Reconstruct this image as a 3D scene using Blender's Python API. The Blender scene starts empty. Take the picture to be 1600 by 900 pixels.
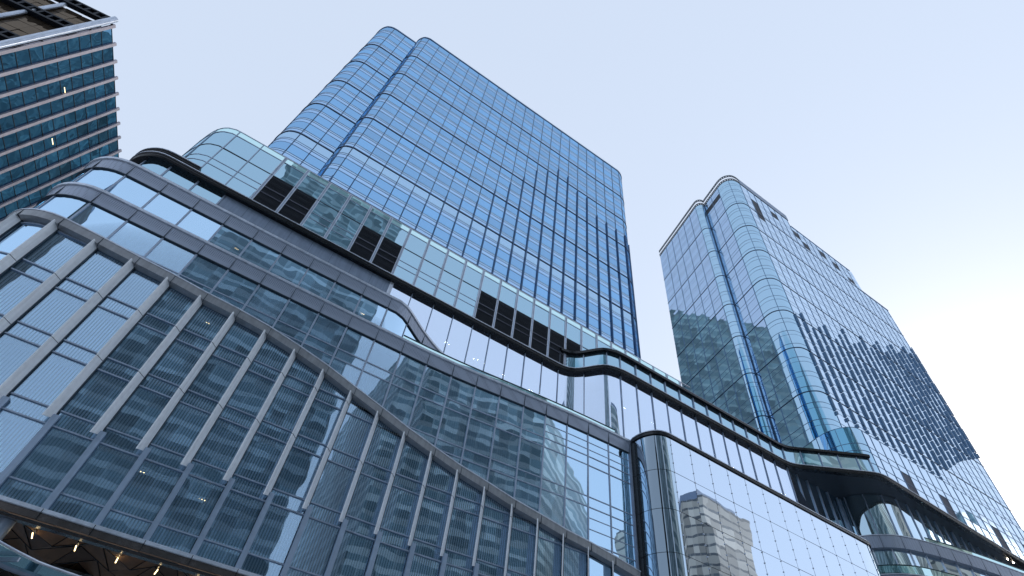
import bpy, math, random
from mathutils import Vector, Matrix
random.seed(7)
SC = bpy.context.scene
COL = SC.collection

# ------------------------------------------------------------------ camera
# World axes: +X runs along the podium front to the right, +Y away from the viewer, +Z up.
cam_d = bpy.data.cameras.new('camera')
cam = bpy.data.objects.new('camera', cam_d)
COL.objects.link(cam)
AZ, PIT, ROL = math.radians(27.1), math.radians(47.74), math.radians(8.83)
_up = Vector((math.sin(ROL)*math.cos(PIT), math.cos(ROL)*math.cos(PIT), -math.sin(PIT)))
_e1 = Vector((0, 0, -1)).cross(_up).normalized()
_e2 = _up.cross(_e1)
def _cam2w(v):
    x, y, z = _e1.dot(v), _e2.dot(v), _up.dot(v)
    return Vector((x*math.cos(AZ)+y*math.sin(AZ), -x*math.sin(AZ)+y*math.cos(AZ), z))
_cx, _cy, _cz = _cam2w(Vector((1, 0, 0))), _cam2w(Vector((0, 1, 0))), _cam2w(Vector((0, 0, 1)))
CAMP = Vector((0, 0, 1.6))
cam.matrix_world = Matrix(((_cx.x, _cy.x, _cz.x, 0), (_cx.y, _cy.y, _cz.y, 0), (_cx.z, _cy.z, _cz.z, 1.6), (0, 0, 0, 1)))
cam_d.sensor_width = 36
cam_d.lens = 819.7/1600*36
cam_d.clip_start = 0.1
cam_d.clip_end = 5000
SC.camera = cam

# ------------------------------------------------------------------ sky and sun
SUN_EL, SUN_AZ = math.radians(20), math.radians(78)      # azimuth clockwise from +Y
W = bpy.data.worlds.new('World'); SC.world = W; W.use_nodes = True
nt = W.node_tree
sky = nt.nodes.new('ShaderNodeTexSky')
sky.sky_type = 'NISHITA'; sky.sun_disc = False
sky.sun_elevation = SUN_EL; sky.sun_rotation = SUN_AZ
sky.air_density = 1.0; sky.dust_density = 2.0; sky.ozone_density = 1.5
# thin bright high haze mixed over the clear sky
veil = nt.nodes.new('ShaderNodeMix'); veil.data_type = 'RGBA'; veil.inputs[0].default_value = .82
veil.inputs[7].default_value = (3.2, 3.66, 4.42, 1)
nt.links.new(sky.outputs[0], veil.inputs[6]); nt.links.new(veil.outputs[2], nt.nodes['Background'].inputs[0])
nt.nodes['Background'].inputs[1].default_value = 0.15
sd = bpy.data.lights.new('sun', 'SUN'); sd.energy = 0.5; sd.angle = math.radians(12); sd.color = (1, .96, .92)
so = bpy.data.objects.new('sun', sd); COL.objects.link(so)
_sdir = Vector((math.sin(SUN_AZ)*math.cos(SUN_EL), math.cos(SUN_AZ)*math.cos(SUN_EL), math.sin(SUN_EL)))
so.rotation_euler = _sdir.to_track_quat('Z', 'Y').to_euler()
so.location = (0, 0, 200)
SC.view_settings.view_transform = 'Standard'
SC.view_settings.look = 'None'
SC.view_settings.gamma = 1
SC.view_settings.use_curve_mapping = False
SC.view_settings.exposure = 0.65
SC.cycles.max_bounces = 8
SC.cycles.transparent_max_bounces = 12
SC.cycles.sample_clamp_indirect = 6

# ------------------------------------------------------------------ helpers
def proj(p):
    v = Vector(p)-CAMP
    z = -v.dot(_cz)
    if z < 0.5: return None
    return (800+819.7*v.dot(_cx)/z, 450-819.7*v.dot(_cy)/z)

def seen_area(pts):
    q = [proj(p) for p in pts]
    if any(a is None for a in q): return 0
    cx = sum(a[0] for a in q)/len(q); cy = sum(a[1] for a in q)/len(q)
    if not (-40 < cx < 1640 and -40 < cy < 940): return 0
    s = 0
    for i in range(len(q)):
        a, b = q[i], q[(i+1) % len(q)]
        s += a[0]*b[1]-b[0]*a[1]
    return abs(s)/2

class MB:
    def __init__(s): s.v = []; s.f = []; s.m = []
    def add(s, vs, fs, mi=0):
        n = len(s.v); s.v += [tuple(v) for v in vs]
        s.f += [tuple(i+n for i in f) for f in fs]; s.m += [mi]*len(fs)
    def merge(s, o):
        n = len(s.v); s.v += o.v; s.f += [tuple(i+n for i in f) for f in o.f]; s.m += o.m
    def hexa(s, p, mi=0):          # 8 corners: 0-3 one side, 4-7 the other
        s.add(p, [(0, 1, 2, 3), (7, 6, 5, 4), (0, 4, 5, 1), (1, 5, 6, 2), (2, 6, 7, 3), (3, 7, 4, 0)], mi)
    def box(s, a, b, mi=0):
        x0, y0, z0 = a; x1, y1, z1 = b
        s.hexa([(x0, y0, z0), (x1, y0, z0), (x1, y0, z1), (x0, y0, z1), (x0, y1, z0), (x1, y1, z0), (x1, y1, z1), (x0, y1, z1)], mi)
    def bar(s, p, q, w, h, upv=(0, 0, 1), mi=0):   # box beam from p to q
        p, q = Vector(p), Vector(q); t = (q-p).normalized()
        r = t.cross(Vector(upv)).normalized(); u = r.cross(t)
        c = []
        for e in (p, q):
            for a, b in ((-1, -1), (1, -1), (1, 1), (-1, 1)): c.append(e+r*(a*w/2)+u*(b*h/2))
        s.hexa(c, mi)
    def tube(s, pts, r, n=8, mi=0):
        pts = [Vector(p) for p in pts]; rings = []
        for i, p in enumerate(pts):
            t = (pts[min(i+1, len(pts)-1)]-pts[max(i-1, 0)]).normalized()
            a = t.cross(Vector((0, 0, 1)))
            if a.length < .01: a = t.cross(Vector((1, 0, 0)))
            a.normalize(); b = a.cross(t)
            rings.append([p+a*(r*math.cos(2*math.pi*k/n))+b*(r*math.sin(2*math.pi*k/n)) for k in range(n)])
        vs = [v for g in rings for v in g]; fs = []
        for i in range(len(rings)-1):
            for k in range(n):
                fs.append((i*n+k, i*n+(k+1) % n, (i+1)*n+(k+1) % n, (i+1)*n+k))
        fs += [tuple(range(n)), tuple(range((len(rings)-1)*n+n-1, (len(rings)-1)*n-1, -1))]
        s.add(vs, fs, mi)
    def build(s, name, mats, parent=None, smooth=False):
        me = bpy.data.meshes.new(name)
        pl = parent
        off = Vector((0, 0, 0))
        while pl is not None: off += pl.location; pl = pl.parent
        me.from_pydata([(a-off.x, b-off.y, c-off.z) for a, b, c in s.v], [], s.f)
        if not isinstance(mats, (list, tuple)): mats = [mats]
        for m in mats: me.materials.append(m)
        if len(mats) > 1: me.polygons.foreach_set('material_index', s.m)
        me.update()
        if smooth:
            me.polygons.foreach_set('use_smooth', [True]*len(me.polygons))
            me.set_sharp_from_angle(angle=math.radians(28))
        o = bpy.data.objects.new(name, me); COL.objects.link(o)
        if parent is not None: o.parent = parent
        return o

def thing(name, label, cat, loc, group=None, kind=None):
    o = bpy.data.objects.new(name, None); COL.objects.link(o); o.location = loc
    o.empty_display_size = 1
    o['label'] = label; o['category'] = cat
    if group: o['group'] = group
    if kind: o['kind'] = kind
    return o
def tag(o, label, cat, group=None):
    o['label'] = label; o['category'] = cat
    if group: o['group'] = group
    return o
def stuff(o): o['kind'] = 'stuff'; return o

class Curve:
    """A plan line; outward is to the right of travel (towards the viewer for +X travel)."""
    def __init__(s, pts):
        s.p = [Vector((a, b)) for a, b in pts]
        s.s = [0.0]
        for i in range(1, len(s.p)): s.s.append(s.s[-1]+(s.p[i]-s.p[i-1]).length)
        s.L = s.s[-1]
        s.n = []
        seg = []
        for i in range(len(s.p)-1):
            t = (s.p[i+1]-s.p[i]).normalized(); seg.append(Vector((t.y, -t.x)))
        for i in range(len(s.p)):
            if i == 0: n = seg[0]
            elif i == len(s.p)-1: n = seg[-1]
            else:
                n = (seg[i-1]+seg[i]).normalized(); n = n/max(.4, n.dot(seg[i]))
            s.n.append(n)
    def at(s, t):
        t = max(0, min(s.L, t))
        lo, hi = 0, len(s.s)-1
        while hi-lo > 1:
            m = (lo+hi)//2
            if s.s[m] <= t: lo = m
            else: hi = m
        k = (t-s.s[lo])/max(1e-9, s.s[hi]-s.s[lo])
        return s.p[lo].lerp(s.p[hi], k), s.n[lo].lerp(s.n[hi], k)
    def pt(s, t, o, z):
        p, n = s.at(t); return (p.x+n.x*o, p.y+n.y*o, z)
    def s_of_x(s, x, lo=0, hi=None):
        hi = s.L if hi is None else hi
        best = min((abs(s.at(lo+(hi-lo)*i/4000)[0].x-x), lo+(hi-lo)*i/4000) for i in range(4001))
        return best[1]
    def s_near(s, x, y):
        q = Vector((x, y))
        return min(((s.at(s.L*i/4000)[0]-q).length, s.L*i/4000) for i in range(4001))[1]
    def brk(s, a, b, extra=()):
        r = [a]+[t for t in s.s if a+1e-3 < t < b-1e-3]+[b]
        return r

def smooth_pts(pts, step=.35, corner=()):
    """Catmull-Rom through pts."""
    P = [Vector(p) for p in pts]; out = []
    for i in range(len(P)-1):
        p0 = P[max(0, i-1)]; p1 = P[i]; p2 = P[i+1]; p3 = P[min(len(P)-1, i+2)]
        L = (p2-p1).length
        if L > 6: out.append((p1.x, p1.y)); continue
        m1 = (p2-p0); m2 = (p3-p1)
        if m1.length > 0: m1 = m1.normalized()*L
        if m2.length > 0: m2 = m2.normalized()*L
        n = max(1, int(L/step))
        for k in range(n):
            t = k/n
            q = p1*(2*t**3-3*t**2+1)+m1*(t**3-2*t**2+t)+p2*(-2*t**3+3*t**2)+m2*(t**3-t**2)
            out.append((q.x, q.y))
    out.append((P[-1].x, P[-1].y))
    return out

def sweep(mb, c, a, b, prof, mi=0):
    """prof: closed list of (outward offset, z)."""
    br = c.brk(a, b); n = len(prof); vs = []; fs = []
    for t in br:
        for o, z in prof: vs.append(c.pt(t, o, z))
    for i in range(len(br)-1):
        for k in range(n):
            fs.append((i*n+k, i*n+(k+1) % n, (i+1)*n+(k+1) % n, (i+1)*n+k))
    fs += [tuple(range(n-1, -1, -1)), tuple(range((len(br)-1)*n, len(br)*n))]
    mb.add(vs, fs, mi)
def rect(o0, o1, z0, z1): return [(o1, z0), (o1, z1), (o0, z1), (o0, z0)]

def pane(mb, c, a, b, z0a, z1a, z0b, z1b, off, th=.05, jit=.004, mi=0):
    """glass pane with its own slight tilt; z may differ at its two ends."""
    br = c.brk(a, b); vs = []
    w = b-a; h = max(z1a-z0a, z1b-z0b)
    ju = random.gauss(0, jit)*w; jv = random.gauss(0, jit)*h
    for t in br:
        k = (t-a)/w
        zb = z0a+(z0b-z0a)*k; zt = z1a+(z1b-z1a)*k
        oo = off+ju*(k-.5)
        vs += [c.pt(t, oo-jv/2, zb), c.pt(t, oo+jv/2, zt), c.pt(t, oo+jv/2-th, zt), c.pt(t, oo-jv/2-th, zb)]
    fs = []
    for i in range(len(br)-1):
        for k in range(4): fs.append((i*4+k, i*4+(k+1) % 4, (i+1)*4+(k+1) % 4, (i+1)*4+k))
    fs += [(3, 2, 1, 0), tuple(range((len(br)-1)*4, len(br)*4))]
    mb.add(vs, fs, mi)

def post(mb, c, s, w, o0, o1, z0, z1, mi=0, z0b=None):
    p, n = c.at(s); n = n.normalized(); t = Vector((-n.y, n.x))
    q = []
    for oo in (o0, o1):
        for ww, zz in ((-w/2, z0), (w/2, z0), (w/2, z1), (-w/2, z1)):
            q.append((p.x+n.x*oo+t.x*ww, p.y+n.y*oo+t.y*ww, zz))
    mb.hexa(q, mi)

# ------------------------------------------------------------------ materials
def mat(name):
    m = bpy.data.materials.new(name); m.use_nodes = True; n = m.node_tree.nodes; n.clear()
    out = n.new('ShaderNodeOutputMaterial'); return m, m.node_tree, out
def N(t, k, **kw):
    n = t.nodes.new(k)
    for a, b in kw.items():
        if a in n.inputs: n.inputs[a].default_value = b
        else: setattr(n, a, b)
    return n
def noisebump(t, scale, strength, dist, detail=1.0, stretch=(1, 1, 1)):
    tc = N(t, 'ShaderNodeTexCoord'); mp = N(t, 'ShaderNodeMapping'); mp.inputs['Scale'].default_value = stretch
    nz = N(t, 'ShaderNodeTexNoise'); nz.inputs['Scale'].default_value = scale; nz.inputs['Detail'].default_value = detail
    bp = N(t, 'ShaderNodeBump'); bp.inputs['Strength'].default_value = strength; bp.inputs['Distance'].default_value = dist
    t.links.new(tc.outputs['Object'], mp.inputs[0]); t.links.new(mp.outputs[0], nz.inputs[0]); t.links.new(nz.outputs[0], bp.inputs['Height'])
    return bp
def plain(name, col, rough=.5, metal=0, spec=.5, vary=.12, scale=1.5, bump=0.0):
    m, t, out = mat(name)
    b = N(t, 'ShaderNodeBsdfPrincipled'); b.inputs['Roughness'].default_value = rough; b.inputs['Metallic'].default_value = metal
    b.inputs['Specular IOR Level'].default_value = spec
    tc = N(t, 'ShaderNodeTexCoord'); nz = N(t, 'ShaderNodeTexNoise'); nz.inputs['Scale'].default_value = scale; nz.inputs['Detail'].default_value = 5
    cr = N(t, 'ShaderNodeValToRGB')
    cr.color_ramp.elements[0].position = .3; cr.color_ramp.elements[1].position = .7
    cr.color_ramp.elements[0].color = (*[c*(1-vary) for c in col], 1); cr.color_ramp.elements[1].color = (*[min(1, c*(1+vary)) for c in col], 1)
    mp = N(t, 'ShaderNodeMapping'); mp.inputs['Scale'].default_value = (6, 6, .35)
    n2 = N(t, 'ShaderNodeTexNoise'); n2.inputs['Scale'].default_value = 1; n2.inputs['Detail'].default_value = 4
    r2 = N(t, 'ShaderNodeMapRange'); r2.inputs[1].default_value = .35; r2.inputs[2].default_value = .7; r2.inputs[3].default_value = 1.06; r2.inputs[4].default_value = .88
    vm = N(t, 'ShaderNodeVectorMath'); vm.operation = 'SCALE'
    t.links.new(tc.outputs['Object'], nz.inputs[0]); t.links.new(nz.outputs[0], cr.inputs[0])
    t.links.new(tc.outputs['Object'], mp.inputs[0]); t.links.new(mp.outputs[0], n2.inputs[0]); t.links.new(n2.outputs[0], r2.inputs[0])
    t.links.new(cr.outputs[0], vm.inputs[0]); t.links.new(r2.outputs[0], vm.inputs['Scale']); t.links.new(vm.outputs[0], b.inputs['Base Color'])
    rr = N(t, 'ShaderNodeMapRange'); rr.inputs[3].default_value = max(.02, rough-.08); rr.inputs[4].default_value = min(1, rough+.1)
    t.links.new(nz.outputs[0], rr.inputs[0]); t.links.new(rr.outputs[0], b.inputs['Roughness'])
    if bump: t.links.new(noisebump(t, 3, 1, bump).outputs[0], b.inputs['Normal'])
    t.links.new(b.outputs[0], out.inputs[0]); return m
def glass(name, tint, dark, refl=.75, rough=.015, bump=.01, scale=.35, edge=.95, vary=.08, white=.5):
    """coated facade glass: strong tinted mirror over a dark interior."""
    m, t, out = mat(name)
    g = N(t, 'ShaderNodeBsdfGlossy'); g.inputs['Roughness'].default_value = rough
    d = N(t, 'ShaderNodeBsdfDiffuse')
    geo = N(t, 'ShaderNodeNewGeometry')
    tc = N(t, 'ShaderNodeTexCoord'); nz = N(t, 'ShaderNodeTexNoise'); nz.inputs['Scale'].default_value = .23; nz.inputs['Detail'].default_value = 2
    t.links.new(tc.outputs['Object'], nz.inputs[0])
    mx = N(t, 'ShaderNodeMapRange'); mx.inputs[1].default_value = 0; mx.inputs[2].default_value = 1
    mx.inputs[3].default_value = 1-vary; mx.inputs[4].default_value = 1+vary*.4
    t.links.new(geo.outputs['Random Per Island'], mx.inputs[0])
    vm = N(t, 'ShaderNodeVectorMath'); vm.operation = 'SCALE'; vm.inputs[0].default_value = tint
    t.links.new(mx.outputs[0], vm.inputs['Scale']); t.links.new(vm.outputs[0], g.inputs['Color'])
    d.inputs['Color'].default_value = (*dark, 1)
    lw = N(t, 'ShaderNodeFresnel'); lw.inputs['IOR'].default_value = 1.5
    mr = N(t, 'ShaderNodeMapRange'); mr.inputs[1].default_value = .04; mr.inputs[2].default_value = .7; mr.inputs[3].default_value = refl; mr.inputs[4].default_value = edge
    t.links.new(lw.outputs[0], mr.inputs[0])
    # reflections lose their tint towards grazing
    mc = N(t, 'ShaderNodeMix'); mc.data_type = 'RGBA'; mc.inputs[7].default_value = (.72, .84, .96, 1)
    m2 = N(t, 'ShaderNodeMapRange'); m2.inputs[1].default_value = .05; m2.inputs[2].default_value = .5; m2.inputs[3].default_value = 0; m2.inputs[4].default_value = white
    t.links.new(lw.outputs[0], m2.inputs[0]); t.links.new(m2.outputs[0], mc.inputs[0]); t.links.new(vm.outputs[0], mc.inputs[6]); t.links.new(mc.outputs[2], g.inputs['Color'])
    if bump:
        bp = noisebump(t, scale, 1, bump, 1.5); t.links.new(bp.outputs[0], g.inputs['Normal'])
    s = N(t, 'ShaderNodeMixShader'); t.links.new(mr.outputs[0], s.inputs[0]); t.links.new(d.outputs[0], s.inputs[1]); t.links.new(g.outputs[0], s.inputs[2])
    t.links.new(s.outputs[0], out.inputs[0]); return m
def clearglass(name, tint, trans=(.75, .85, .88), refl=.4, rough=.01, bump=.01, scale=.4, edge=.95):
    m, t, out = mat(name)
    g = N(t, 'ShaderNodeBsdfGlossy'); g.inputs['Roughness'].default_value = rough; g.inputs['Color'].default_value = (*tint, 1)
    d = N(t, 'ShaderNodeBsdfTransparent'); d.inputs['Color'].default_value = (*trans, 1)
    lw = N(t, 'ShaderNodeFresnel'); lw.inputs['IOR'].default_value = 1.5
    mr = N(t, 'ShaderNodeMapRange'); mr.inputs[1].default_value = .04; mr.inputs[2].default_value = .7; mr.inputs[3].default_value = refl; mr.inputs[4].default_value = edge
    t.links.new(lw.outputs[0], mr.inputs[0])
    if bump: t.links.new(noisebump(t, scale, 1, bump, 1.5).outputs[0], g.inputs['Normal'])
    s = N(t, 'ShaderNodeMixShader'); t.links.new(mr.outputs[0], s.inputs[0]); t.links.new(d.outputs[0], s.inputs[1]); t.links.new(g.outputs[0], s.inputs[2])
    t.links.new(s.outputs[0], out.inputs[0]); return m
def emit(name, col, st):
    m, t, out = mat(name); e = N(t, 'ShaderNodeEmission'); e.inputs[0].default_value = (*col, 1); e.inputs[1].default_value = st
    t.links.new(e.outputs[0], out.inputs[0]); return m
def perforated(name, col):
    """fine punched metal: small dark holes in rows."""
    m, t, out = mat(name)
    b = N(t, 'ShaderNodeBsdfPrincipled'); b.inputs['Roughness'].default_value = .38; b.inputs['Metallic'].default_value = .35
    tc = N(t, 'ShaderNodeTexCoord'); vo = N(t, 'ShaderNodeTexVoronoi'); vo.inputs['Scale'].default_value = 9; vo.inputs['Randomness'].default_value = 0
    cr = N(t, 'ShaderNodeValToRGB'); cr.color_ramp.elements[0].position = .22; cr.color_ramp.elements[1].position = .3
    cr.color_ramp.elements[0].color = (col[0]*.35, col[1]*.35, col[2]*.38, 1); cr.color_ramp.elements[1].color = (*col, 1)
    t.links.new(tc.outputs['Object'], vo.inputs[0]); t.links.new(vo.outputs[0], cr.inputs[0]); t.links.new(cr.outputs[0], b.inputs['Base Color'])
    t.links.new(b.outputs[0], out.inputs[0]); return m
def louvred(name, col, scale):
    m, t, out = mat(name)
    b = N(t, 'ShaderNodeBsdfPrincipled'); b.inputs['Roughness'].default_value = .6
    b.inputs['Base Color'].default_value = (*col, 1)
    tc = N(t, 'ShaderNodeTexCoord'); sx = N(t, 'ShaderNodeSeparateXYZ'); mu = N(t, 'ShaderNodeMath'); mu.operation = 'MULTIPLY'; mu.inputs[1].default_value = scale
    si = N(t, 'ShaderNodeMath'); si.operation = 'SINE'
    bp = N(t, 'ShaderNodeBump'); bp.inputs['Distance'].default_value = .03
    t.links.new(tc.outputs['Object'], sx.inputs[0]); t.links.new(sx.outputs[2], mu.inputs[0]); t.links.new(mu.outputs[0], si.inputs[0]); t.links.new(si.outputs[0], bp.inputs['Height']); t.links.new(bp.outputs[0], b.inputs['Normal'])
    t.links.new(b.outputs[0], out.inputs[0]); return m
def striped(name, bands, period, mull, duty=.42):
    """far building front: floor bands with window strips, bands = (wall rgb, glass rgb)."""
    m, t, out = mat(name)
    b = N(t, 'ShaderNodeBsdfPrincipled'); b.inputs['Roughness'].default_value = .35
    tc = N(t, 'ShaderNodeTexCoord'); sx = N(t, 'ShaderNodeSeparateXYZ'); t.links.new(tc.outputs['Object'], sx.inputs[0])
    def pulse(sock, per, duty):
        a = N(t, 'ShaderNodeMath'); a.operation = 'DIVIDE'; a.inputs[1].default_value = per; t.links.new(sock, a.inputs[0])
        f = N(t, 'ShaderNodeMath'); f.operation = 'FRACT'; t.links.new(a.outputs[0], f.inputs[0])
        g = N(t, 'ShaderNodeMath'); g.operation = 'LESS_THAN'; g.inputs[1].default_value = duty; t.links.new(f.outputs[0], g.inputs[0]); return g
    p1 = pulse(sx.outputs[2], period, duty)
    ad = N(t, 'ShaderNodeMath'); t.links.new(sx.outputs[0], ad.inputs[0]); t.links.new(sx.outputs[1], ad.inputs[1])
    p2 = pulse(ad.outputs[0], mull, .15)
    mx = N(t, 'ShaderNodeMath'); mx.operation = 'MAXIMUM'; t.links.new(p1.outputs[0], mx.inputs[0])
    h = N(t, 'ShaderNodeMath'); h.operation = 'MULTIPLY'; h.inputs[1].default_value = .35; t.links.new(p2.outputs[0], h.inputs[0]); t.links.new(h.outputs[0], mx.inputs[1])
    c = N(t, 'ShaderNodeMix'); c.data_type = 'RGBA'; c.inputs[6].default_value = (*bands[1], 1); c.inputs[7].default_value = (*bands[0], 1)
    def cell(sock, per):
        a = N(t, 'ShaderNodeMath'); a.operation = 'DIVIDE'; a.inputs[1].default_value = per; t.links.new(sock, a.inputs[0])
        f = N(t, 'ShaderNodeMath'); f.operation = 'FLOOR'; t.links.new(a.outputs[0], f.inputs[0]); return f
    cx = N(t, 'ShaderNodeCombineXYZ'); t.links.new(cell(ad.outputs[0], mull).outputs[0], cx.inputs[0]); t.links.new(cell(sx.outputs[2], period).outputs[0], cx.inputs[1])
    wn = N(t, 'ShaderNodeTexWhiteNoise'); t.links.new(cx.outputs[0], wn.inputs[0])
    r3 = N(t, 'ShaderNodeMapRange'); r3.inputs[3].default_value = .55; r3.inputs[4].default_value = 1.35; t.links.new(wn.outputs[0], r3.inputs[0])
    vm = N(t, 'ShaderNodeVectorMath'); vm.operation = 'SCALE'; t.links.new(c.outputs[2], vm.inputs[0]); t.links.new(r3.outputs[0], vm.inputs['Scale'])
    t.links.new(mx.outputs[0], c.inputs[0]); t.links.new(vm.outputs[0], b.inputs['Base Color'])
    t.links.new(b.outputs[0], out.inputs[0]); return m

M = {}
M['t1'] = glass('blue_tower_glass', (.11, .41, .76), (.02, .05, .10), .88, .02, .012, .3, white=.3, vary=.2)
M['t1b'] = glass('blue_tower_glass_teal', (.18, .46, .72), (.03, .08, .10), .85, .02, .012, .3)
M['t1s'] = glass('blue_tower_spandrel', (.15, .43, .80), (.03, .06, .12), .8, .08, .006, .3)
M['t1l'] = glass('blue_tower_pale_strip', (.34, .62, .90), (.06, .12, .2), .86, .05, .006, .3)
M['line'] = plain('dark_blue_mullion', (.035, .075, .14), .35, .5)
M['pfin'] = plain('blue_projecting_fin', (.05, .12, .24), .35, .5)
M['line2'] = plain('blue_grey_mullion', (.13, .23, .37), .35, .4)
M['rt'] = glass('right_tower_glass', (.48, .68, .88), (.05, .10, .13), .82, .03, .012, .3, vary=.16, white=.75)
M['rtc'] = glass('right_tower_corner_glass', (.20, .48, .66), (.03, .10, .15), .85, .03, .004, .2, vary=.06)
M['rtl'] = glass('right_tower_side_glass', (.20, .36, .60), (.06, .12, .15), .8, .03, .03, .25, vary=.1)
M['rtg'] = glass('right_tower_green_glass', (.085, .19, .17), (.05, .11, .09), .75, .04, .04, .3, vary=.3, white=.2)
M['pg'] = glass('podium_top_glass', (.11, .38, .50), (.04, .12, .14), .82, .015, .02, .35, vary=.05)
M['hg'] = clearglass('tall_pale_glass', (.74, .84, .98), (.55, .62, .68), .80, .01, .008, .3)
M['win'] = clearglass('hotel_window_glass', (.54, .75, .94), (.96, .98, 1.0), .34, .01, .010, .45)
M['jg'] = glass('box_glass', (.72, .82, .97), (.10, .14, .18), .82, .012, .011, .35, vary=.04)
M['jc'] = glass('box_corner_glass', (.50, .62, .72), (.015, .025, .03), .5, .012, .02, .35, vary=.2, white=.3)
M['cg'] = glass('curved_lobby_glass', (.62, .80, .90), (.03, .06, .07), .7, .012, .02, .3)
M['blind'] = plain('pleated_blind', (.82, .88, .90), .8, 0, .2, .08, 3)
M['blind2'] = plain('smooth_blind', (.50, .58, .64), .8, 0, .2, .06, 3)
M['blind3'] = plain('grey_blind', (.42, .46, .47), .8, 0, .2, .08, 3)  # greyer blind colour, picked at random per window
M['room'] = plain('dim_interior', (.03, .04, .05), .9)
M['black'] = plain('black_cornice_metal', (.012, .014, .018), .25, .3, .6, .2)
M['grey'] = plain('grey_wall_panel', (.24, .30, .40), .45, .3, .5, .08)
M['fin'] = plain('brushed_fin_aluminium', (.88, .91, .95), .42, .05, .5, .06, 4)
M['finlow'] = plain('blue_grey_fin_metal', (.36, .45, .58), .4, .5, .5, .06, 4)
M['band'] = plain('warm_grey_band_metal', (.34, .35, .37), .35, .35, .5, .12, 2)
M['perf'] = perforated('perforated_metal', (.36, .41, .51))
M['sill'] = plain('pale_sill_metal', (.62, .67, .76), .35, .5)
M['frame'] = plain('window_frame_metal', (.36, .43, .54), .4, .5)
M['dframe'] = plain('dark_window_frame', (.05, .07, .09), .4, .5)
M['louver'] = louvred('dark_louvre', (.04, .047, .062), 40)
M['blade'] = plain('louvre_blade', (.07, .08, .10), .4, .4)
M['vent'] = louvred('violet_grey_louvre', (.13, .14, .19), 60)
M['soffit'] = plain('dark_soffit_panel', (.05, .065, .085), .45, .2)
M['bronze'] = plain('bronze_soffit_metal', (.26, .15, .09), .5, .1, .5, .25, 1.2)
M['bronze2'] = plain('dark_bronze_soffit_metal', (.15, .09, .06), .5, .1, .5, .25, 1.2)
M['brown'] = plain('brown_grey_fascia', (.10, .085, .08), .25, .6, .5, .15)
M['lamp'] = emit('warm_tube_lamp', (1, .74, .38), 3)
M['lampw'] = emit('white_downlight', (1, .88, .70), 60)
M['lt'] = glass('left_tower_glass', (.05, .22, .38), (.01, .03, .05), .85, .02, .16, .22, vary=.6, white=.1)
M['ltd'] = glass('left_tower_dark_glass', (.24, .19, .14), (.10, .075, .055), .55, .05, .2, .5, vary=.6, white=.1)
M['rib'] = plain('pale_rib_metal', (.40, .37, .42), .45, .2)
M['truss'] = plain('black_truss_steel', (.008, .012, .02), .5, .4)
M['roof'] = plain('roof_concrete', (.2, .2, .2), .9)
M['rail'] = plain('dark_handrail', (.02, .05, .06), .3, .6)
M['railg'] = clearglass('balustrade_glass', (.7, .95, .95), (.70, .88, .88), .3, .01, 0)
M['tick'] = plain('white_fin_cap', (.75, .78, .82), .5)
M['rfin'] = plain('steel_blue_fin', (.18, .28, .40), .4, .3)

# ------------------------------------------------------------------ ground
g = MB(); g.add([(-2500, -2500, 0), (2500, -2500, 0), (2500, 2500, 0), (-2500, 2500, 0)], [(0, 1, 2, 3)])
o = g.build('ground', plain('plaza_paving', (.32, .33, .35), .7, 0, .4, .15, .3)); o['kind'] = 'structure'

# ------------------------------------------------------------------ generic pane field
def field(root, cells, name, cap=100, keep=None):
    """cells: list of (area, mb, materials, partname). The largest become parts, the rest one mesh."""
    cells.sort(key=lambda c: -c[0])
    rest = MB(); rm = []
    for i, (ar, mb, m, nm) in enumerate(cells):
        if i < cap: mb.build(nm or name, m, root, smooth=True)
        else:
            if m not in rm: rm.append(m)
            k = rm.index(m); mb.m = [k]*len(mb.f); rest.merge(mb)
    if rest.f: stuff(rest.build(name, rm, root, smooth=True))

# ================================================================== PODIUM FRONT (hotel block)
G0 = smooth_pts([(-17.6, 40), (-17.2, 35.5), (-16.75, 33), (-16.35, 31.75), (-15.8, 30.95), (-15.1, 30.4), (-14.3, 30.08), (-13.5, 30.0)])[:-1]
G1 = [(-13.5, 30.0), (-11.65, 30), (-9.52, 30), (-7.42, 30), (-5.38, 30), (-3.31, 30), (-1.22, 30), (.88, 30), (2.99, 30), (5.11, 30), (7.21, 30), (9.3, 29.98),
      (11.4, 29.88), (13.43, 29.73), (15.49, 29.53), (17.6, 29.35), (19.6, 29.18), (21.62, 29.04), (23.66, 28.94), (25.75, 28.88), (27.95, 28.85)]
GC = Curve(G0+G1)
podium = thing('hotel_podium', 'curved glass podium block with pale diagonal fins and grey floor bands, in the foreground', 'building', (5, 34, 0))
gs = [GC.s_near(*p) for p in G1[1:]]            # bay lines, left to right
s0 = gs[0]
for k in range(1, 5): gs.insert(0, s0-2.12*k)  # bays round the left corner
NB = len(gs)
# the sloping band (points seen on the front), apparent at depth 30 -> stored by x
DG = [(-40, 24.0), (-18, 23.85), (-13.9, 23.75), (-11.9, 23.65), (-9.7, 23.5), (-7.7, 23.4), (-5.56, 23.2), (-3.5, 23.1), (-1.4, 22.88), (.7, 22.5), (2.8, 22.05), (4.9, 21.45), (7, 20.87),
      (9.1, 20.25), (11.25, 19.65), (13.2, 19.1), (15.3, 18.62), (17.4, 18.12), (19.5, 17.75), (21.6, 17.35), (23.7, 17.1), (25.8, 16.8), (27.95, 16.45)]
dgs = []
for x, z in DG:
    if x < -13.5:
        s = {-40: 0.0, -18: GC.s_near(-16.35, 31.75), -13.9: GC.s_near(-14.3, 30.08)}[x]
    else: s = GC.s_of_x(x, GC.s_near(-13.5, 30))
    dgs.append((s, z))
def dz(s):
    for (a, za), (b, zb) in zip(dgs, dgs[1:]):
        if a <= s <= b: return za+(zb-za)*(s-a)/(b-a)
    return dgs[-1][1]
BH = .55       # band height
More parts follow.
